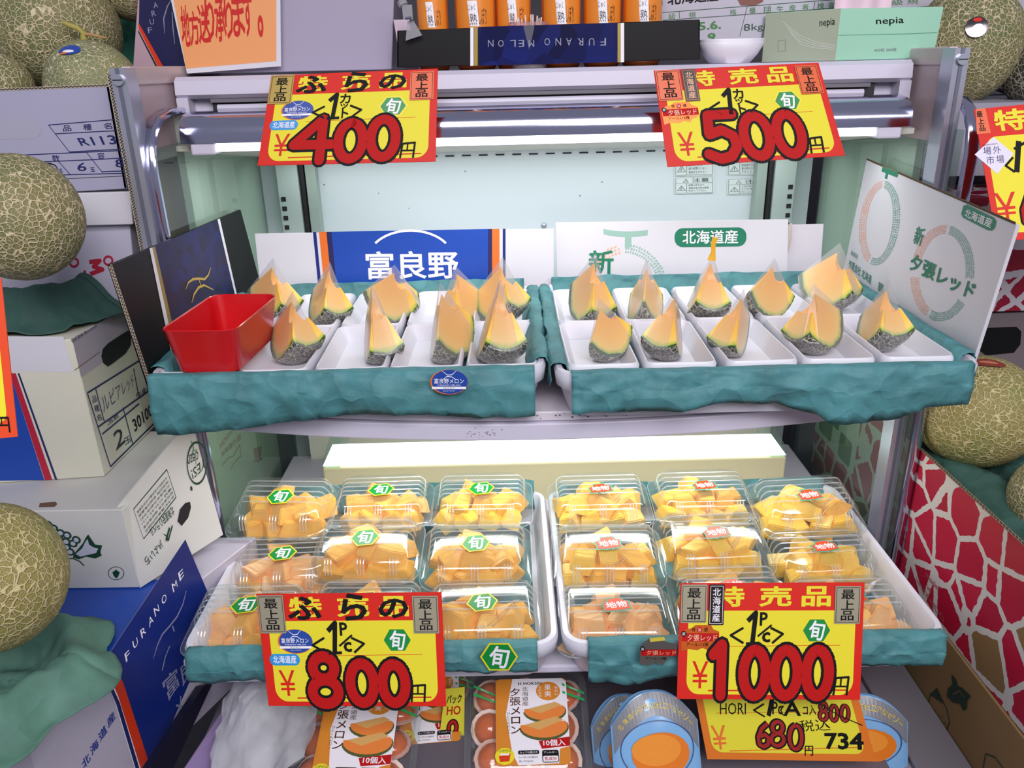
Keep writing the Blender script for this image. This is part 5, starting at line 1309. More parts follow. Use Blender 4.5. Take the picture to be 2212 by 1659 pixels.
mb.hexa([(xw - .004, 1.19, p1.z), (xw + .002, 1.19, p1.z), (xw + .002, 1.62, p1.z), (xw - .004, 1.62, p1.z), (xw - .004, 1.19, p0.z), (xw + .002, 1.19, p0.z), (xw + .002, 1.62, p0.z), (xw - .004, 1.62, p0.z)], KF)
t = thing('cardboard_sheet', 'tall brown cardboard panel with a cut corrugated edge beside the case post', 'cardboard panel', (xw, 1.4, p1.z), 'carton panels around the big trays')
wpart('board', mb, t); c = Card([Vector((xw - .005, 1.1895, p0.z)), Vector((xw + .003, 1.1895, p0.z)), Vector((xw + .003, 1.1895, p1.z)), Vector((xw - .005, 1.1895, p1.z))], 8, 320)
P = Print(c); flutes(P, c, 4, 0, 4, 320, 5, mat('flute_cream', 'cdbfa8', .8), DARKM, 60); P.done('cut_edge', t)
t, c = frontbox('fruit_carton', 'white lidded carton with red lettering, behind the big melon', [(-120, 496), (280, 486), (297, 654), (-112, 662)], 1.25, .36, mat('carton_lilac_white', 'cbc8dc', .5))
P = PP(c)
P.ppoly([(141, 527), (146, 524), (160, 528), (170, 538), (168, 545), (141, 546)], DARKM, 1)
for x, y in ((160, 567), (234, 563)): P.pline([(x + 9 * math.cos(a), y + 9 * math.sin(a)) for a in (math.radians(k * 24) for k in range(15))], 5, CRIM, 1, closed=True)
P.pline([(193, 566), (216, 563), (202, 576), (222, 582), (195, 592)], 9, CRIM, 1); P.pline([(183, 584), (184, 600)], 6, CRIM, 1)
P.ppoly([(-110, 492), (280, 484), (282, 512), (-110, 516)], mat('shade_lilac', 'b6b3cc', .5), 1) if False else None
P.done('print', t)
mb = MB(); q = on_plane([(-120, 424), (280, 414), (287, 485), (-118, 496)], facing(280, 450, 1.235)); n = Vector((0, .38, 0)); mb.hexa([q[3], q[2], q[2] + n, q[3] + n, q[0], q[1], q[1] + n, q[0] + n], WHITE); bevel(wpart('lid', mb, t), .0015)
t, c = frontbox('fruit_carton', 'lavender carton panel with navy block and orange stripe, top shelf corner', [(300, -40), (430, -40), (410, 168), (286, 156)], 1.43, .10, mat('lav_card', 'b99aa6', .5))
P = PP(c)
P.ppoly([(302, -40), (430, -40), (410, 166), (362, 160), (300, 52)], mat('navy_panel', '1c1c4c', .35), 1); P.ppoly([(299, 48), (300, 62), (349, 158), (362, 160)], REDORG, 2); P.ppoly([(299, 64), (299, 70), (343, 157), (348, 158)], DARKM, 2)
for k, ch in enumerate('FURA'): P.ptext(ch, [(319 + k * 4, 60 - k * 18), (328 + k * 4, 58 - k * 18), (330 + k * 4, 70 - k * 18), (321 + k * 4, 72 - k * 18)], MATS['silver_ink'], 3, 0)
P.pline([(356, 72), (354, 40), (362, 14), (370, 0)], 3, MATS['silver_ink'], 3, taper=True); P.pline([(378, 95), (374, 60), (372, 25)], 3, MATS['silver_ink'], 3, taper=True)
P.done('print', t)
t, c = frontbox('grey_carton', 'glossy lavender grey carton standing on the case top', [(395, -60), (853, -60), (846, 150), (400, 160)], 1.40, .16, mat('glossy_lavender', 'a9a2b6', .22, coat=.3), grp='boxes on the case top')
c = Card(on_plane([(356, -60), (605, -70), (607, 143), (404, 159)], facing(500, 100, 1.385)), 250, 210)
t = thing('poster', 'orange poster with red brushed Japanese lettering, leaning on the grey carton', 'poster', c.P(125, 210)); wpart('board', sheet(c, .001, WHITE), t)
P = PP(c); P.ppoly([(364, -60), (597, -68), (597, 132), (402, 148)], mat('poster_orange', 'eba066', .4), 1)
pr_ = mat('poster_red', 'c9221c', .4)
for ch, x0, y0, x1, y1 in (('地', 392, 12, 412, 104), ('方', 410, 24, 432, 100), ('送', 428, 10, 456, 96), ('り', 444, 0, 466, 92), ('承', 464, -4, 490, 92), ('り', 486, 0, 506, 86), ('ま', 502, -16, 530, 82), ('す', 526, -20, 548, 82)): P.ptext(ch, [(x0 - 4, y0), (x1 - 6, y0 - 2), (x1 + 1, y1 - 4), (x0 + 3, y1)], pr_, 2, .032)
q = _inv(c, 563, 57); P.ell(q[0], q[1], 7, 24, pr_, 2); P.ell(q[0], q[1], 2.5, 10, MATS['poster_orange'], 3)
P.done('print', t)
# ------------------------------------------------------------------ things on the case top
t, c = frontbox('display_box', 'black and dark blue open box with upside-down latin lettering on the case top', [(858, 66), (1512, 42), (1512, 128), (858, 146)], 1.345, .09, BLACKB, cat='box', grp='boxes on the case top', open_top=True, th=.003)
CRY2 = cells_mat('crystal_blue_dark', ['14184c', '1a2468', '10123a', '171c58'], 30, rough=.2)
P = PP(c)
P.ppoly([(1033, 58), (1334, 49), (1334, 134), (1036, 142)], CRY2, 1)
for a, b, m in ((1016, 1023, WINK), (1024, 1032, GOLD), (1334, 1341, GOLD), (1341, 1348, WINK)): P.ppoly([(a, 59.5 - (a - 1016) * .03), (b, 59.2 - (b - 1016) * .03), (b, 142 - (b - 1016) * .024), (a, 142.5 - (a - 1016) * .024)], m, 2)
for ch, x in zip('FURANO', (1297, 1272, 1248, 1223, 1200, 1176)): P.ptext(ch, [(x + 12, 98), (x, 98.4), (x, 82.4), (x + 12, 82)], MATS['silver_ink'], 2, 0)
for ch, x in zip('MELON', (1142, 1120, 1102, 1076, 1054)): P.ptext(ch, [(x + 12, 101), (x, 101.4), (x, 86.4), (x + 12, 86)], MATS['silver_ink'], 2, 0)
P.done('print', t)
# glass jars of melon jelly
def jar(px, w, label):
    p = at(px, 62, Y=1.395); p.z = 1.4945; r = w / 2 / FPX * axis_of(p)
    t = thing('jelly_jar', label, 'jar', p, 'orange melon jelly jars')
    h = .17
    def ring(rr_, z, n=28): return [p + Vector((rr_ * math.cos(2 * math.pi * i / n), rr_ * math.sin(2 * math.pi * i / n), z)) for i in range(n)]
    mb = MB(); mb.loft([ring(r * .88, 0), ring(r, .006), ring(r, h * .7), ring(r * .5, h * .9), ring(r * .5, h)], mat('jelly_orange', 'df7420', .12, coat=.8)); wpart('glass', mb, t, True, 60)
    mb = MB(); n = 16
    def lp(u, v, a0=-150, a1=-30): a = math.radians(a0 + (a1 - a0) * u); return p + Vector((r * 1.012 * math.cos(a), r * 1.012 * math.sin(a), .014 + .146 * v))
    mb.grid(lp, n, 1, mat('label_orange', 'e88a2c', .3, coat=.5)); wpart('label', mb, t, True, 80)
    def wrap(body, a0, a1, z0, z1, m, bold=0.0):
        a, fs, _, _, _l = glyphs(body, 0); q = MB()
        q.add([p + Vector((r * 1.02 * math.cos(math.radians(a0 + (a1 - a0) * float(x))), r * 1.02 * math.sin(math.radians(a0 + (a1 - a0) * float(x))), z1 + (z0 - z1) * float(y))) for x, y in a], fs, m); return q
    q = MB(); q.grid(lambda u, v: p + Vector((r * 1.017 * math.cos(math.radians(-104 + 26 * u - 6 * v)), r * 1.017 * math.sin(math.radians(-104 + 26 * u - 6 * v)), .062 + .036 * v)), 4, 1, WINK); wpart('paper_tag', q, t)
    wpart('lettering', wrap('熟', -104, -84, .064, .080, BLACK, .03), t); wpart('lettering', wrap('じゅく', -108, -88, .084, .093, BLACK, .02), t); wpart('lettering', wrap('しぼり', -80, -56, .064, .088, mat('brown_ink', '4c240c', .4), .0), t)
    wpart('lettering', wrap('メロン', -130, -58, .100, .135, BRUSHRED, .04), t)
for x, w, lb in ((936, 66, 'orange jelly jar with a small black caption, first behind the black box'), (1028, 86, 'orange jelly jar with a white tag, beside the small drinking jar'), (1110, 74, 'darker orange jelly jar behind the clear jar of picks'),
                 (1212, 84, 'orange jelly jar between the pick jar and its twin'), (1300, 80, 'orange jelly jar, second from the green-lettered board'), (1386, 84, 'orange jelly jar next to the green-lettered board')): jar(x, w, lb)
# clear jar with picks
p = at(1142, 60, Y=1.362); p.z = 1.4945
t = thing('pick_jar', 'small clear jar holding thin white picks behind the black box', 'jar', p)
ring = lambda r, z, n=24: [p + Vector((r * math.cos(2 * math.pi * i / n), r * .6 * math.sin(2 * math.pi * i / n), z)) for i in range(n)]
mb = MB(); mb.loft([ring(.026, 0), ring(.028, .004), ring(.03, .062), ring(.031, .066), ring(.028, .066), ring(.026, .006)], clear_mat('jar_pink_clear', 'f6dcd8', .05, 1.45, .05, milk=.12)); wpart('jar_wall', mb, t, True, 60)
rnd = random.Random(4)
for k in range(18):
    mb = MB(); a = rnd.uniform(0, 6.28); x = rnd.uniform(-.018, .018); y = rnd.uniform(-.008, .008)
    mb.tube([p + Vector((x, y, .008)), p + Vector((x * 1.5, y * 1.3, .074 + rnd.uniform(-.004, .004)))], .0011, mat('pick_white', 'f0d8d0', .3), 5); wpart('pick', mb, t)
# small drinking jar at the end and the clip
p = at(868, 62, Y=1.385); p.z = 1.4945
mb = MB(); q = [p + Vector((-.004, 0, 0)), p + Vector((.020, 0, 0)), p + Vector((.012, 0, .075)), p + Vector((-.012, 0, .075))]
mb.slab(q, (0, -1, 0), .012, mat('stacked_paper', 'd9c4d4', .5)); single('paper_stack', mb, 'small stack of pale pink papers at the end of the black box', 'papers')
c0 = at(880, 30, Y=1.33)
t = thing('plastic_clip', 'clear plastic clip gripping the rim of the black box', 'clip', c0)
cl = clear_mat('clip_clear', 'd6d2dc', .08, 1.5, .12, milk=.25)
mb = MB(); mb.tube([at(867, 2, Y=1.33), at(872, 12, Y=1.328)], .007, cl, 12); mb.hexa([*(at(x, y, Y=1.325) for x, y in ((871, 42), (892, 42), (890, 10), (868, 10))), *(at(x, y, Y=1.331) for x, y in ((871, 42), (892, 42), (890, 10), (868, 10)))], cl); wpart('body', mb, t)
mb = MB(); mb.hexa([*(at(x, y, Y=1.331) for x, y in ((876, 88), (912, 76), (893, 44), (880, 46))), *(at(x, y, Y=1.334) for x, y in ((876, 88), (912, 76), (893, 44), (880, 46)))], cl); wpart('jaw', mb, t)
mb = MB(); mb.tube([at(876, 40, Y=1.323), at(889, 38, Y=1.323)], .0022, CHROME, 8); wpart('pin', mb, t)
# stacked white dishes
p0 = at(1576, 122, Y=1.37); p0.z = 1.4945
for k, lb in ((0, 'lower of two white oval dishes beside the tissue box'), (1, 'upper of two nested white oval dishes beside the tissue box')):
    mb = MB(); mb.loft([rr(.062, .05, .024, 0), rr(.085, .06, .028, .013), rr(.104, .07, .033, .030), rr(.103, .069, .032, .0305), rr(.083, .058, .027, .014), rr(.06, .048, .023, .002)], FOAM)
    o = link('white_dish', mesh(mb, None, True, 60), None, Matrix.Translation(p0 + Vector((0, 0, k * .0045)))); tag(o, lb, 'dish', 'nested white dishes')
# tissue box
q0 = at(1806, 121, Y=1.335); z0, z1 = 1.4945, at(1813, 18, Y=1.335).z
lft = at(1676, 124, Y=1.37); rgt = at(2018, 117, Y=1.36)
F = Vector((q0.x, q0.y, z0)); Lf = Vector((lft.x - .004, lft.y + .06, z0)); Rg = Vector((rgt.x, rgt.y, z0)); H_ = Vector((0, 0, z1 - z0))
t = thing('tissue_box', 'pale green tissue box with black lettering on the case top', 'tissue box', F)
top_sh = Vector((.004, 0, 0))
mb = MB(); bk = Lf + (Rg - F); mb.hexa([F, Rg, bk, Lf, F + H_, Rg + H_ + top_sh, bk + H_, Lf + H_], mat('tissue_green', '9fd3b8', .4)); bevel(wpart('body', mb, t), .001, 1)
cr = Card([F + H_, Rg + H_ + top_sh, Rg, F], 200, 100); P = PP(cr)
P.ptext('nepia', [(1892, 39), (1952, 36), (1952, 54), (1892, 57)], BLACK, 2, .01); P.pline([(1812, 76), (1960, 73), (2024, 70)], 1, mat('tissue_line', '5aa587', .4), 2); P.ptext('400枚 200組', [(1888, 105), (1936, 103), (1936, 110), (1888, 112)], mat('grey_ink', '8b8b95', .5), 2, 0); P.done('print', t)
cl_ = Card([Lf + H_, F + H_, F, Lf], 130, 100); P = PP(cl_)
P.rect(0.5, .5, 129.5, 99.5, mat('tissue_sage', 'b3bfa6', .4), 1); P.ptext('nepia', [(1771, 42), (1804, 38), (1804, 58), (1771, 62)], BLACK, 3, 0)
for k in range(4): P.pline([(1690 + k * 6, 46 + k * 8), (1730, 78 + k * 6), (1765, 92 + k * 4), (1804, 98 + k * 3)], 1.6, mat('tissue_pale', 'd3dccb', .4), 2)
P.pline([(1681, 88), (1697, 86), (1697, 110), (1681, 112)], .8, MATS['grey_ink'], 2, closed=True); P.done('print', t)
mb = MB(); tp = (F + Rg + bk + Lf) / 4 + H_
mb.grid(lambda u, v: tp + Vector((-.035 + .09 * u, -.02 + .01 * math.sin(u * 9), .001 + .045 * v * (1 - .4 * (u - .5) ** 2))), 12, 4, mat('tissue_pink', 'e3c3d2', .6)); wpart('tissue', mb, t, True, 80)
# green lettered boards behind
def board(px, Y, label, fn, depth=.05):
    t, c = frontbox('fruit_carton', label, px, Y, depth, mat('board_lilac', 'b6b3bf', .5), grp='cartons behind the case'); P = PP(c); fn(P); P.done('print', t)
gk = mat('carton_green_ink', '3d7a3c', .5)
def b1(P):
    P.ptext('北海道産', [(1442, -18), (1552, -26), (1552, 2), (1442, 12)], BLACK, 2, .03)
    P.pline([(1432, 27), (1900, -8)], 1.2, DGREEN, 2); P.pline([(1432, 44), (1880, 12)], 1.2, DGREEN, 2); P.pline([(1467, 25), (1468, 40)], 1.2, DGREEN, 2); P.pline([(1614, 14), (1598, 78)], 1.2, DGREEN, 2); P.pline([(1662, 12), (1644, 86)], 1.2, DGREEN, 2); P.pline([(1760, 4), (1757, 22)], 1.2, DGREEN, 2); P.pline([(1644, 90), (1690, 84)], 1.2, DGREEN, 2)
    for ch, x, y in (('級', 1444, 29), ('規', 1488, 26), ('格', 1576, 20), ('量', 1618, 17), ('目', 1650, 15), ('生', 1677, 13), ('産', 1704, 11), ('者', 1732, 9), ('検', 1765, 6), ('査', 1788, 4)): P.ptext(ch, [(x, y), (x + 15, y - 1), (x + 15, y + 13), (x, y + 14)], gk, 2, 0)
    P.ptext('5.6.', [(1508, 48), (1556, 44), (1558, 62), (1510, 66)], gk, 2, .05); P.ptext('9', [(1528, 72), (1546, 70), (1546, 88), (1528, 90)], gk, 2, .05); P.ptext('8kg', [(1606, 52), (1648, 50), (1648, 68), (1606, 72)], DGREEN, 2, 0); P.ptext('32', [(1656, 52), (1682, 50), (1680, 70), (1654, 72)], BLACK, 2, 0)
    P.ppoly([(1590, -6), (1650, -10), (1648, 4), (1630, 12), (1600, 12)], mat('board_photo', '7b4a3a', .5), 2)
board([(1428, -60), (1905, -90), (1905, 92), (1428, 112)], 1.44, 'pale lilac carton with green ruled lettering and 8kg', b1)
def b2(P):
    P.ptext('級 規', [(1926, 0), (1984, -4), (1984, 8), (1926, 12)], gk, 2, 0); P.ptext('3029', [(2166, 18), (2208, 14), (2204, 34), (2160, 38)], BLACK, 2, 0)
    P.pline([(1915, 22), (2212, -6)], 1.2, DGREEN, 2); P.pline([(2208, 30), (2196, 60)], 1.2, DGREEN, 2)
board([(1908, -70), (2330, -100), (2330, 250), (1930, 110)], 1.62, 'pale lilac carton with the number 3029 behind the top melon', b2)
mb = MB(); a_ = at(2120, 200, Y=1.44); mb.box(.63, 1.2, 1.38, 1.75, 1.31, 1.425, mat('carton_dim', '9c9aa8', .6)); single('plain_carton', mb, 'plain grey carton carrying the foil-stickered melon', 'carton', 'cartons behind the case')

# ------------------------------------------------------------------ cartons at the right
NETBOX = cells_mat('net_print_red', ['b01838', 'b81c3c', 'b21a3a', 'a81636', 'b81c3c', 'b01838', 'b81c3c', '8a6d48'], 17, gap=.075, gapcol='cfcbc8', warp=.006, rough=.35)
NETBOX2 = cells_mat('net_print_dark', ['8f1430', '96182f', '8a1430'], 24, gap=.09, gapcol='c2bcc4', warp=.006)
XR = .606
t = thing('net_print_carton', 'red carton printed with white melon netting beside the case glass', 'carton', (XR + .17, 1.05, .66), 'printed cartons past the case glass')
mb = MB(); z0, z1 = .66, .897; y0, y1 = .52, 1.62
mb.box(XR, XR + .004, y0, y1, z0, z1, NETBOX); wpart('printed_side', mb, t)
mb = MB(); mb.box(XR + .004, XR + .45, y0, y1, z0, z0 + .005, KRAFT); mb.box(XR + .446, XR + .45, y0, y1, z0, z1, KRAFT); mb.box(XR + .004, XR + .446, y1 - .004, y1, z0, z1, KRAFT); wpart('inner_walls', mb, t)
c = Card([Vector((XR - .0004, y1, z1)), Vector((XR - .0004, y0, z1)), Vector((XR - .0004, y0, z0)), Vector((XR - .0004, y1, z0))], 1100, 237)
P = PP(c)
gp = mat('net_green_print', '2f7a3c', .4)
P.rect(0, 20, 210, 162, mat('net_pale_print', 'c9d6c4', .45), 1)
for x0, y0_, x1, y1_ in ((10, 30, 60, 90), (74, 60, 120, 110), (20, 104, 90, 150), (130, 104, 190, 158)): P.rrect(x0, y0_, x1, y1_, 8, gp, 2)
P.ptext('made', [(2000, 1232), (2026, 1262), (2028, 1278), (2001, 1246)], mat('print_rose', 'c0606a', .5), 2, 0); P.ptext('in', [(2004, 1262), (2012, 1271), (2012, 1282), (2004, 1273)], MATS['print_rose'], 2, 0); P.ptext('HOKKAIDO', [(1980, 1246), (2040, 1334), (2040, 1348), (1981, 1258)], MATS['print_rose'], 2, 0)
P.done('print', t)
c = Card([Vector((XR - .001, y1, z1 + .0006)), Vector((XR + .006, y1, z1 + .0006)), Vector((XR + .006, y0, z1 + .0006)), Vector((XR - .001, y0, z1 + .0006))], 7, 1100)
P = Print(c); flutes(P, c, 3.5, 0, 3.5, 1100, 5, mat('flute_tan', 'a88f70', .8), DARKM, 150); P.done('cut_edge', t)
# brown carton with vegetable drawings
t = thing('brown_carton', 'plain brown carton with small dark green vegetable drawings', 'carton', (.8, .95, .52), 'printed cartons past the case glass')
mb = MB(); mb.box(.604, 1.02, .50, 1.5, .52, .658, mat('brown_board', '8f7048', .7, vary=.08)); bevel(wpart('body', mb, t), .002, 1)
c = Card([Vector((.6036, 1.5, .658)), Vector((.6036, .5, .658)), Vector((.6036, .5, .52)), Vector((.6036, 1.5, .52))], 1000, 148)
P = PP(c); dg = mat('veg_ink', '1c3527', .5)
P.ppoly([(2056, 1456), (2066, 1468), (2070, 1482), (2080, 1486), (2098, 1504), (2090, 1514), (2090, 1530), (2082, 1536), (2074, 1520), (2060, 1518), (2046, 1504), (2048, 1488), (2058, 1478)], dg, 2)
P.pline([(2060, 1500), (2074, 1492), (2084, 1506)], 1.2, MATS['brown_board'], 3)
P.pline([(2012, 1496), (2006, 1520), (2012, 1548), (2030, 1574), (2046, 1576), (2052, 1560), (2046, 1532), (2034, 1508)], 2.6, dg, 2); P.ppoly([(2010, 1500), (2024, 1486), (2032, 1500), (2038, 1520), (2026, 1512)], dg, 2)
for x, y in ((2020, 1535), (2036, 1548), (2028, 1556), (2042, 1562), (2018, 1542)): q = _inv(c, x, y); P.ell(q[0], q[1], 1.6, 1.2, dg, 2, 8)
P.pline([(2124, 1660), (2130, 1628), (2150, 1636), (2168, 1660)], 2.6, dg, 2); P.ppoly([(2062, 1628), (2076, 1634), (2086, 1650), (2084, 1680), (2068, 1650)], dg, 2)
P.done('print', t)
mb = MB(); mb.box(.52, .602, .70, 1.15, .44, .525, mat('floor_shade_strip', '77737a', .6)); bevel(single('grey_carton', mb, 'grey strip painting the floor shade between the jelly bags and the brown carton', 'carton', 'printed cartons past the case glass'), .002)  # grey box standing in for the shadow strip on the floor
# further cartons beyond the rail
t, c = frontbox('net_print_carton', 'dark red net-printed carton behind the leaning white card', [(2060, 430), (2330, 415), (2330, 668), (2070, 676)], 1.32, .35, NETBOX2, grp='printed cartons past the case glass')
t, c = frontbox('grey_carton', 'grey brown carton with a black hand hole, under the dark red one', [(2070, 680), (2330, 672), (2330, 830), (2080, 850)], 1.325, .35, mat('grey_brown', '6f6468', .6), grp='printed cartons past the case glass')
P = PP(c); P.ppoly([(2112, 716), (2126, 708), (2196, 706), (2206, 716), (2204, 744), (2190, 762), (2130, 768), (2114, 756)], BLACK, 1); P.done('hand_hole', t)
mb = MB(); mb.box(.64, 1.1, 1.36, 1.72, .9, .955, mat('carton_dim', '9c9aa8', .6)); single('plain_carton', mb, 'plain dim carton behind the big labelled melon', 'carton', 'cartons behind the case')
# left of the case, seen through its lower glass
t = thing('fruit_carton', 'pale carton with faint brown lettering seen through the lower glass', 'carton', (-.7, 1.42, .70), 'stacked fruit cartons')
mb = MB(); mb.box(-.665, -.592, 1.27, 1.66, .60, 1.0, mat('carton_faint', 'c6d2bc', .5)); bevel(wpart('body', mb, t), .002, 1)
c = Card([Vector((-.5915, 1.27, 1.0)), Vector((-.5915, 1.66, 1.0)), Vector((-.5915, 1.66, .60)), Vector((-.5915, 1.27, .60))], 360, 460)
P = PP(c); fb = mat('faint_brown', '94684e', .5)
P.ptext('HOKKAIDO', [(474, 958), (506, 918), (508, 926), (477, 970)], fb, 2, 0); P.ptext('北海道の恵', [(476, 978), (520, 934), (521, 948), (478, 988)], fb, 2, .01); P.ptext('恵', [(546, 966), (566, 960), (566, 996), (548, 1000)], fb, 2, .03)
P.pline([(480, 1005), (492, 990), (504, 985), (518, 960), (520, 985), (505, 1000), (498, 1015)], 1.2, fb, 2); P.done('print', t)

# ------------------------------------------------------------------ goods at the bottom
LAV = mat('lavender_sheet', 'b79ed0', .45)
q = [at(540, 1448, X=-.50), at(575, 1448, X=-.485), at(470, 1700, X=-.485), at(360, 1720, X=-.505)]
mb = MB(); mb.slab(q, (1, 0, .6), .003, LAV); single('lavender_sheet', mb, 'lavender paper sheet running down beside the plastic bag', 'paper')
p = at(585, 1600, Z=.58)
mb = MB()
def bag(u, v):
    a = 2 * math.pi * u; b = math.pi * v; d = Vector((math.sin(b) * math.cos(a), math.sin(b) * math.sin(a), math.cos(b)))
    k = 1 + .22 * noise.noise(d * 2.3) + .16 * abs(noise.noise(d * 5 + Vector((3, 0, 0)))) + .05 * noise.noise(d * 13)
    return p + Vector((d.x * .062 * k, d.y * .14 * k, d.z * .055 * k + .04))
mb.grid(bag, 48, 30, clear_mat('bag_plastic', 'f6f8fc', .18, 1.45, .1, milk=.40)); single('plastic_bag', mb, 'crumpled translucent white plastic bag by the lavender sheet', 'bag', smooth=True, angle=50)
# boxed jelly
CUP = ['near left', 'near middle', 'near right', 'mid left', 'centre', 'mid right', 'far left', 'far middle', 'far right', 'topmost']
def jelly_box(px, py, label, Z=.575, yaw=0, sc_=1.0, full=True):
    p = at(px, py, Z=Z)
    M = Matrix.Translation(p) @ Matrix.Rotation(math.radians(yaw), 4, 'Z') @ Matrix.Rotation(math.radians(22), 4, 'X') @ Matrix.Scale(sc_, 4)
    t = thing('jelly_box', label, 'jelly pack', group='clear boxes of melon jelly', M=M)
    mb = MB(); mb.loft([rr(.145, .135, .02, -.05), rr(.165, .155, .022, -.012), rr(.182, .172, .024, -.012), rr(.182, .172, .024, -.009), rr(.162, .152, .022, -.008), rr(.15, .138, .024, .004), rr(.13, .118, .02, .008)], CLEAR)
    for s_ in (1, -1): mb.tube([(s_ * .083, -.06, -.0085), (s_ * .083, .06, -.0085)], .0012, CLEAR, 5)
    lpart('clear_box', mb, t)
    rnd = random.Random(int(px))
    cup = MB(); n = 16
    cup.loft([[Vector((r_ * math.cos(2 * math.pi * i / n), r_ * math.sin(2 * math.pi * i / n), z)) for i in range(n)] for r_, z in ((.012, -.018), (.019, -.012), (.023, 0), (.021, .006), (.012, .012), (.003, .014))], mat('jelly_cup', 'dd6a2c', .15, coat=.6))
    flg = MB(); flg.loft([[Vector((r_ * math.cos(2 * math.pi * i / n), r_ * math.sin(2 * math.pi * i / n), z)) for i in range(n)] for r_, z in ((.023, -.002), (.028, -.002), (.028, 0), (.023, 0))], mat('cup_flange', 'e3b8a8', .3))
    cm, fm = mesh(cup, None, True, 60), mesh(flg)
    for i in range(10):
        x = -.052 + (i % 3) * .052 + rnd.uniform(-.004, .004); y = -.048 + (i // 3 % 3) * .048; z = -.024 if i < 9 else -.012
        o = link('jelly_cup', cm, None, M @ Matrix.Translation((x, y, z)) @ Euler((rnd.uniform(-.5, .5), rnd.uniform(-.5, .5), 0)).to_matrix().to_4x4())
        tag(o, 'orange jelly cup, %s, in the box %s' % (CUP[i], label.replace('clear box of orange jelly ', '')), 'jelly cup', 'jelly cups in the ' + label)
        link('flange', fm, o)
    W, H = 100, 140
    c = Card([M @ Vector(v) for v in ((-.045, .060, .0092), (.060, .060, .0092), (.060, -.066, .0092), (-.045, -.066, .0092))], W, H)
    P = Print(c); wq = WINK; om = mat('label_mustard', 'd9892c', .4)
    P.rrect(0, 0, W, H, 6, om, 1); P.poly([(24, 0), (94, 0), (100, 6), (100, 112), (86, 116), (84, 138), (30, 140), (22, 120), (14, 60)], wq, 2)
    P.text('H HOKSIN', 32, 6, 66, 11, BLACK, 3, .03); P.ell(74, 22, 17, 16, om, 3); P.text('果実', 70, 12, 79, 33, wq, 4, .02) if False else P.vtext('果実', 69, 11, 78, 32, wq, 4, .01); P.vtext('味わい', 83, 14, 88, 30, wq, 4); P.vtext('そのもの', 60, 14, 65, 32, wq, 4)
    P.vtext('北海道産', 37, 14, 46, 46, mat('brown_ink', '4c240c', .4), 3); P.vtext('夕張メロン', 20, 16, 35, 92, MATS['brown_ink'], 3, .02); P.vtext('ひとくちゼリー', 15, 56, 20, 92, BLACK, 3)
    def slice_(cx, cy, s):
        P.poly([(cx + s * math.cos(math.radians(a)), cy + s * .62 * math.sin(math.radians(a))) for a in range(-20, 190, 14)], mat('slice_rind', '4f5a2c', .5), 4)
        P.poly([(cx + s * .95 * math.cos(math.radians(a)), cy - 2 + s * .55 * math.sin(math.radians(a))) for a in range(-24, 192, 14)], mat('slice_orange', 'e8853c', .4), 5)
        P.poly([(cx - s * .8, cy - 4), (cx - s * .2, cy + s * .12), (cx + s * .8, cy - s * .32), (cx + s * .5, cy - s * .5)], mat('slice_core', 'd8a860', .5), 6)
    slice_(68, 56, 30); slice_(66, 82, 34)
    P.poly([(58, 104), (100, 98), (100, 112), (62, 116)], BRUSHRED, 7); P.text('10個入', 64, 102, 94, 112, wq, 8, .03)
    P.ell(12, 126, 13, 13, YELSEAL, 7); P.text('OPEN', 4, 116, 20, 120, gk, 8); P.poly([(4, 126), (20, 122), (18, 134), (6, 135)], REDORG, 8); P.rect(6, 122, 18, 125, wq, 9)
    P.rrect(30, 118, 58, 124, 2, BLACK, 7); P.text('カップの開け方', 32, 119.4, 56, 122.8, wq, 8); P.text('カップのつまみ部分を', 31, 127, 56, 130, BLACK, 7); P.text('押し下げながら', 31, 133, 50, 136, BLACK, 7)
    P.rrect(62, 118, 84, 137, 3, BLACK, 7); P.rrect(63, 127, 83, 136, 2, wq, 8); P.text('アレルギー', 64, 120, 82, 123.4, wq, 8); P.text('乳成分', 65, 128.6, 81, 134.4, BRUSHRED, 9, .02)
    M3 = t.matrix_world.inverted(); mbp = P.mb; mbp.v = [M3 @ v for v in mbp.v]; lpart('paper_label', mesh(mbp), t)
    tp = MB()
    for s_ in (1, -1):
        cc = Card([M @ Vector(v) for v in ((s_ * .066 - .012, .052, .0102), (s_ * .066 + .020, .040, .004), (s_ * .066 + .020, .026, .004), (s_ * .066 - .012, .036, .0102))], 40, 14)
        P = Print(cc); P.rect(0, 0, 40, 3.5, mat('tape_green', '2fae5c', .35), 1); P.rect(0, 10.5, 40, 14, MATS['tape_green'], 1); P.text('OPEN', 12, .6, 26, 3, wq, 2); tp.v += []; 
        P.mb.v = [M3 @ v for v in P.mb.v]; lpart('opening_tape', mesh(P.mb), t)
    return t
jelly_box(762, 1590, 'clear box of orange jelly half hidden under the 800 yen sign', Z=.572, yaw=-3, sc_=1.08)
jelly_box(1138, 1558, 'clear box of orange jelly standing below the green hexagon seal', Z=.575, yaw=0, sc_=1.04)
jelly_box(920, 1530, 'clear box of orange jelly lying behind the two front ones', Z=.545, yaw=4, sc_=.9)
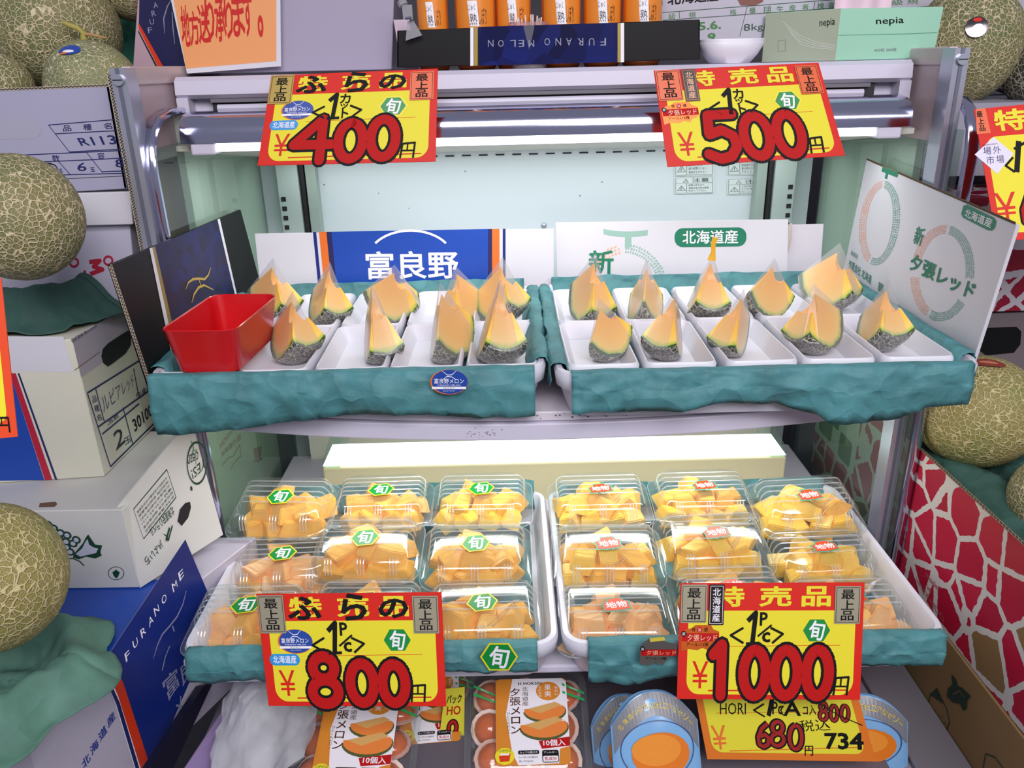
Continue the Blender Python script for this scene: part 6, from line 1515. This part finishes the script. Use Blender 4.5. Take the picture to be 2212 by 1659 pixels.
# blue jelly bags
def pouch(px, py, Y, w, label, yaw=0, h=.20, tilt=28):
    pl = facing(px, py, Y, tilt, yaw); s = w / FPX * axis_of(pl[0]); n = pl[1]; e1 = Vector((0, 0, 1)).cross(-n).normalized() * -1
    e1 = Vector((math.cos(math.radians(yaw)), math.sin(math.radians(yaw)), 0)); e2 = n.cross(e1).normalized()
    if e2.z > 0: e2 = -e2
    o = pl[0] - e1 * s / 2; H = h * 1000; W = s * 1000
    c = Card([o, o + e1 * s, o + e1 * s + e2 * h, o + e2 * h], W, H); c.n = n
    t = thing('jelly_bag', label, 'jelly bag', c.P(W / 2, H), 'blue bags of melon jelly')
    def bulge(x, y): return .014 * math.sin(math.pi * min(1, max(0, x / W))) ** .6 * min(1, max(0, y / (H * .25))) ** .5
    topy = lambda x: H * .22 * (abs(x / W - .5) * 2) ** 2.2
    mb = MB(); N = 24
    def fr(u, v): x = u * W; y = topy(x) + (H - topy(x)) * v; return c.P(x, y, bulge(x, y) + .0005 * noise.noise(Vector((x * .05, y * .04, px))) * 4)
    mb.grid(fr, N, 18, mat('bag_blue', '7fb2e0', .25, coat=.4)); mb.grid(lambda u, v: fr(1 - u, v) - n * (.006 + 2 * bulge((1 - u) * W, topy((1 - u) * W) + (H - topy((1 - u) * W)) * v)), N, 18, MATS['bag_blue'])
    wpart('bag', mb, t, True, 60)
    def pr(fn, name):
        P = Print(c); fn(P); base = [(v - c.o) for v in P.mb.v]; out = []
        for v in base:
            x = v.dot(c.e1) * 1000; y = v.dot(c.e2) * 1000
            out.append(c.o + v + n * (bulge(x, y) + .0014))
        P.mb.v = out; wpart(name, P.mb, t)
    def arcs(P):
        cx = W / 2
        P.raw(*band(lambda a: (a, topy(a) + H * .004), lambda a: (a, topy(a) + H * (.15 + .05 * abs(a / W - .5) * 2)), 24, W * .02, W * .98), mat('bag_grey', '7d8088', .3), 1)
        body = '北海道ならではのピュアなゼリー'
        for k, ch in enumerate(body):
            x = W * (.10 + .80 * k / (len(body) - 1)); y = topy(x) + H * .085; s_ = W * .060; sl = (topy(x + 1) - topy(x - 1)) / 2
            sy = s_ * (.14 if ch == 'ー' else 1); P.text(ch, x - s_ / 2, y - sy / 2, x + s_ / 2, y + sy / 2, mat('bag_yellow', 'd8c04a', .4), 2, .01, rot=math.degrees(math.atan(sl)))
        P.raw(*band(lambda a: (cx + W * .42 * math.cos(a), H * .38 + H * .20 * math.sin(a)), lambda a: (cx + W * .41 * math.cos(a), H * .38 + H * .194 * math.sin(a)), 36, 0, 2 * math.pi), mat('bag_ring', '3c4a7c', .3), 4)
        P.raw(*fan(cx + W * .03, H * .41, W * .33, H * .15, 20), mat('bag_orange', 'e07a20', .25, coat=.4), 2)
        P.raw(*fan(cx - W * .02, H * .375, W * .28, H * .105, 20), mat('bag_orange2', 'eb9332', .25, coat=.4), 3)
        P.text('果肉を使用しています', W * .12, H * .60, W * .92, H * .67, mat('bag_red', 'c02a4c', .4), 2, .02)
    pr(arcs, 'print'); return t
def band(f, g, n, a0=math.radians(14), a1=math.radians(166)):
    pts = []; fs = []
    for i in range(n + 1):
        a = a0 + (a1 - a0) * i / n; pts += [f(a), g(a)]
        if i: fs.append((2 * i - 2, 2 * i - 1, 2 * i + 1, 2 * i))
    return pts, fs
def fan(cx, cy, rx, ry, n):
    pts = [(cx, cy)]; fs = []
    for k in (1, 2):
        for i in range(n): a = 2 * math.pi * i / n; pts.append((cx + rx * k / 2 * math.cos(a), cy + ry * k / 2 * math.sin(a)))
    for i in range(n): j = (i + 1) % n; fs += [(0, 1 + i, 1 + j), (1 + i, 1 + n + i, 1 + n + j, 1 + j)]
    return pts, fs
pouch(1408, 1492, .90, 190, 'blue jelly bag with an arched caption, fully in view beside the clear boxes', yaw=4)
pouch(1345, 1500, .965, 150, 'blue jelly bag mostly hidden behind the fully visible one', yaw=6)
pouch(1858, 1500, .955, 200, 'blue jelly bag behind the 680 yen sign, next to the grey shade strip', yaw=-6, h=.17, tilt=22)
pouch(1640, 1545, .955, 200, 'blue jelly bag directly behind the 680 yen sign', yaw=0, h=.16, tilt=22)
# yellow tag between the jelly boxes
c = Card(on_plane([(962, 1488), (1004, 1484), (1002, 1662), (940, 1662)], facing(975, 1570, .98, 25)), 60, 170)
t = thing('price_sign', 'small yellow sign with black writing between the jelly boxes', 'price sign', c.P(30, 170), 'hand-lettered price signs'); wpart('card', sheet(c, .001, mat('sign_yellow2', 'dfd733', .35)), t)
P = Print(c); P.text('パック', 8, 20, 52, 44, BLACK, 2, .04); P.text('HO', 12, 50, 50, 72, BRUSHRED, 2, .03); P.done('lettering', t)
brush_ = Print(c); brush_digits(brush_, [('8', 16, 84, 30, 60)], 6, 3, 3); brush_.done('price_lettering', t)
# low boards that carry the packed goods
mb = MB(); mb.box(-.42, .48, .80, 1.15, .515, .53, mat('goods_board', '6b6570', .6)); bevel(single('goods_board', mb, 'dim grey board under the jelly boxes and bags', 'board'), .002)
bpy.data.objects.remove(_fo)
bpy.data.curves.remove(_fc)
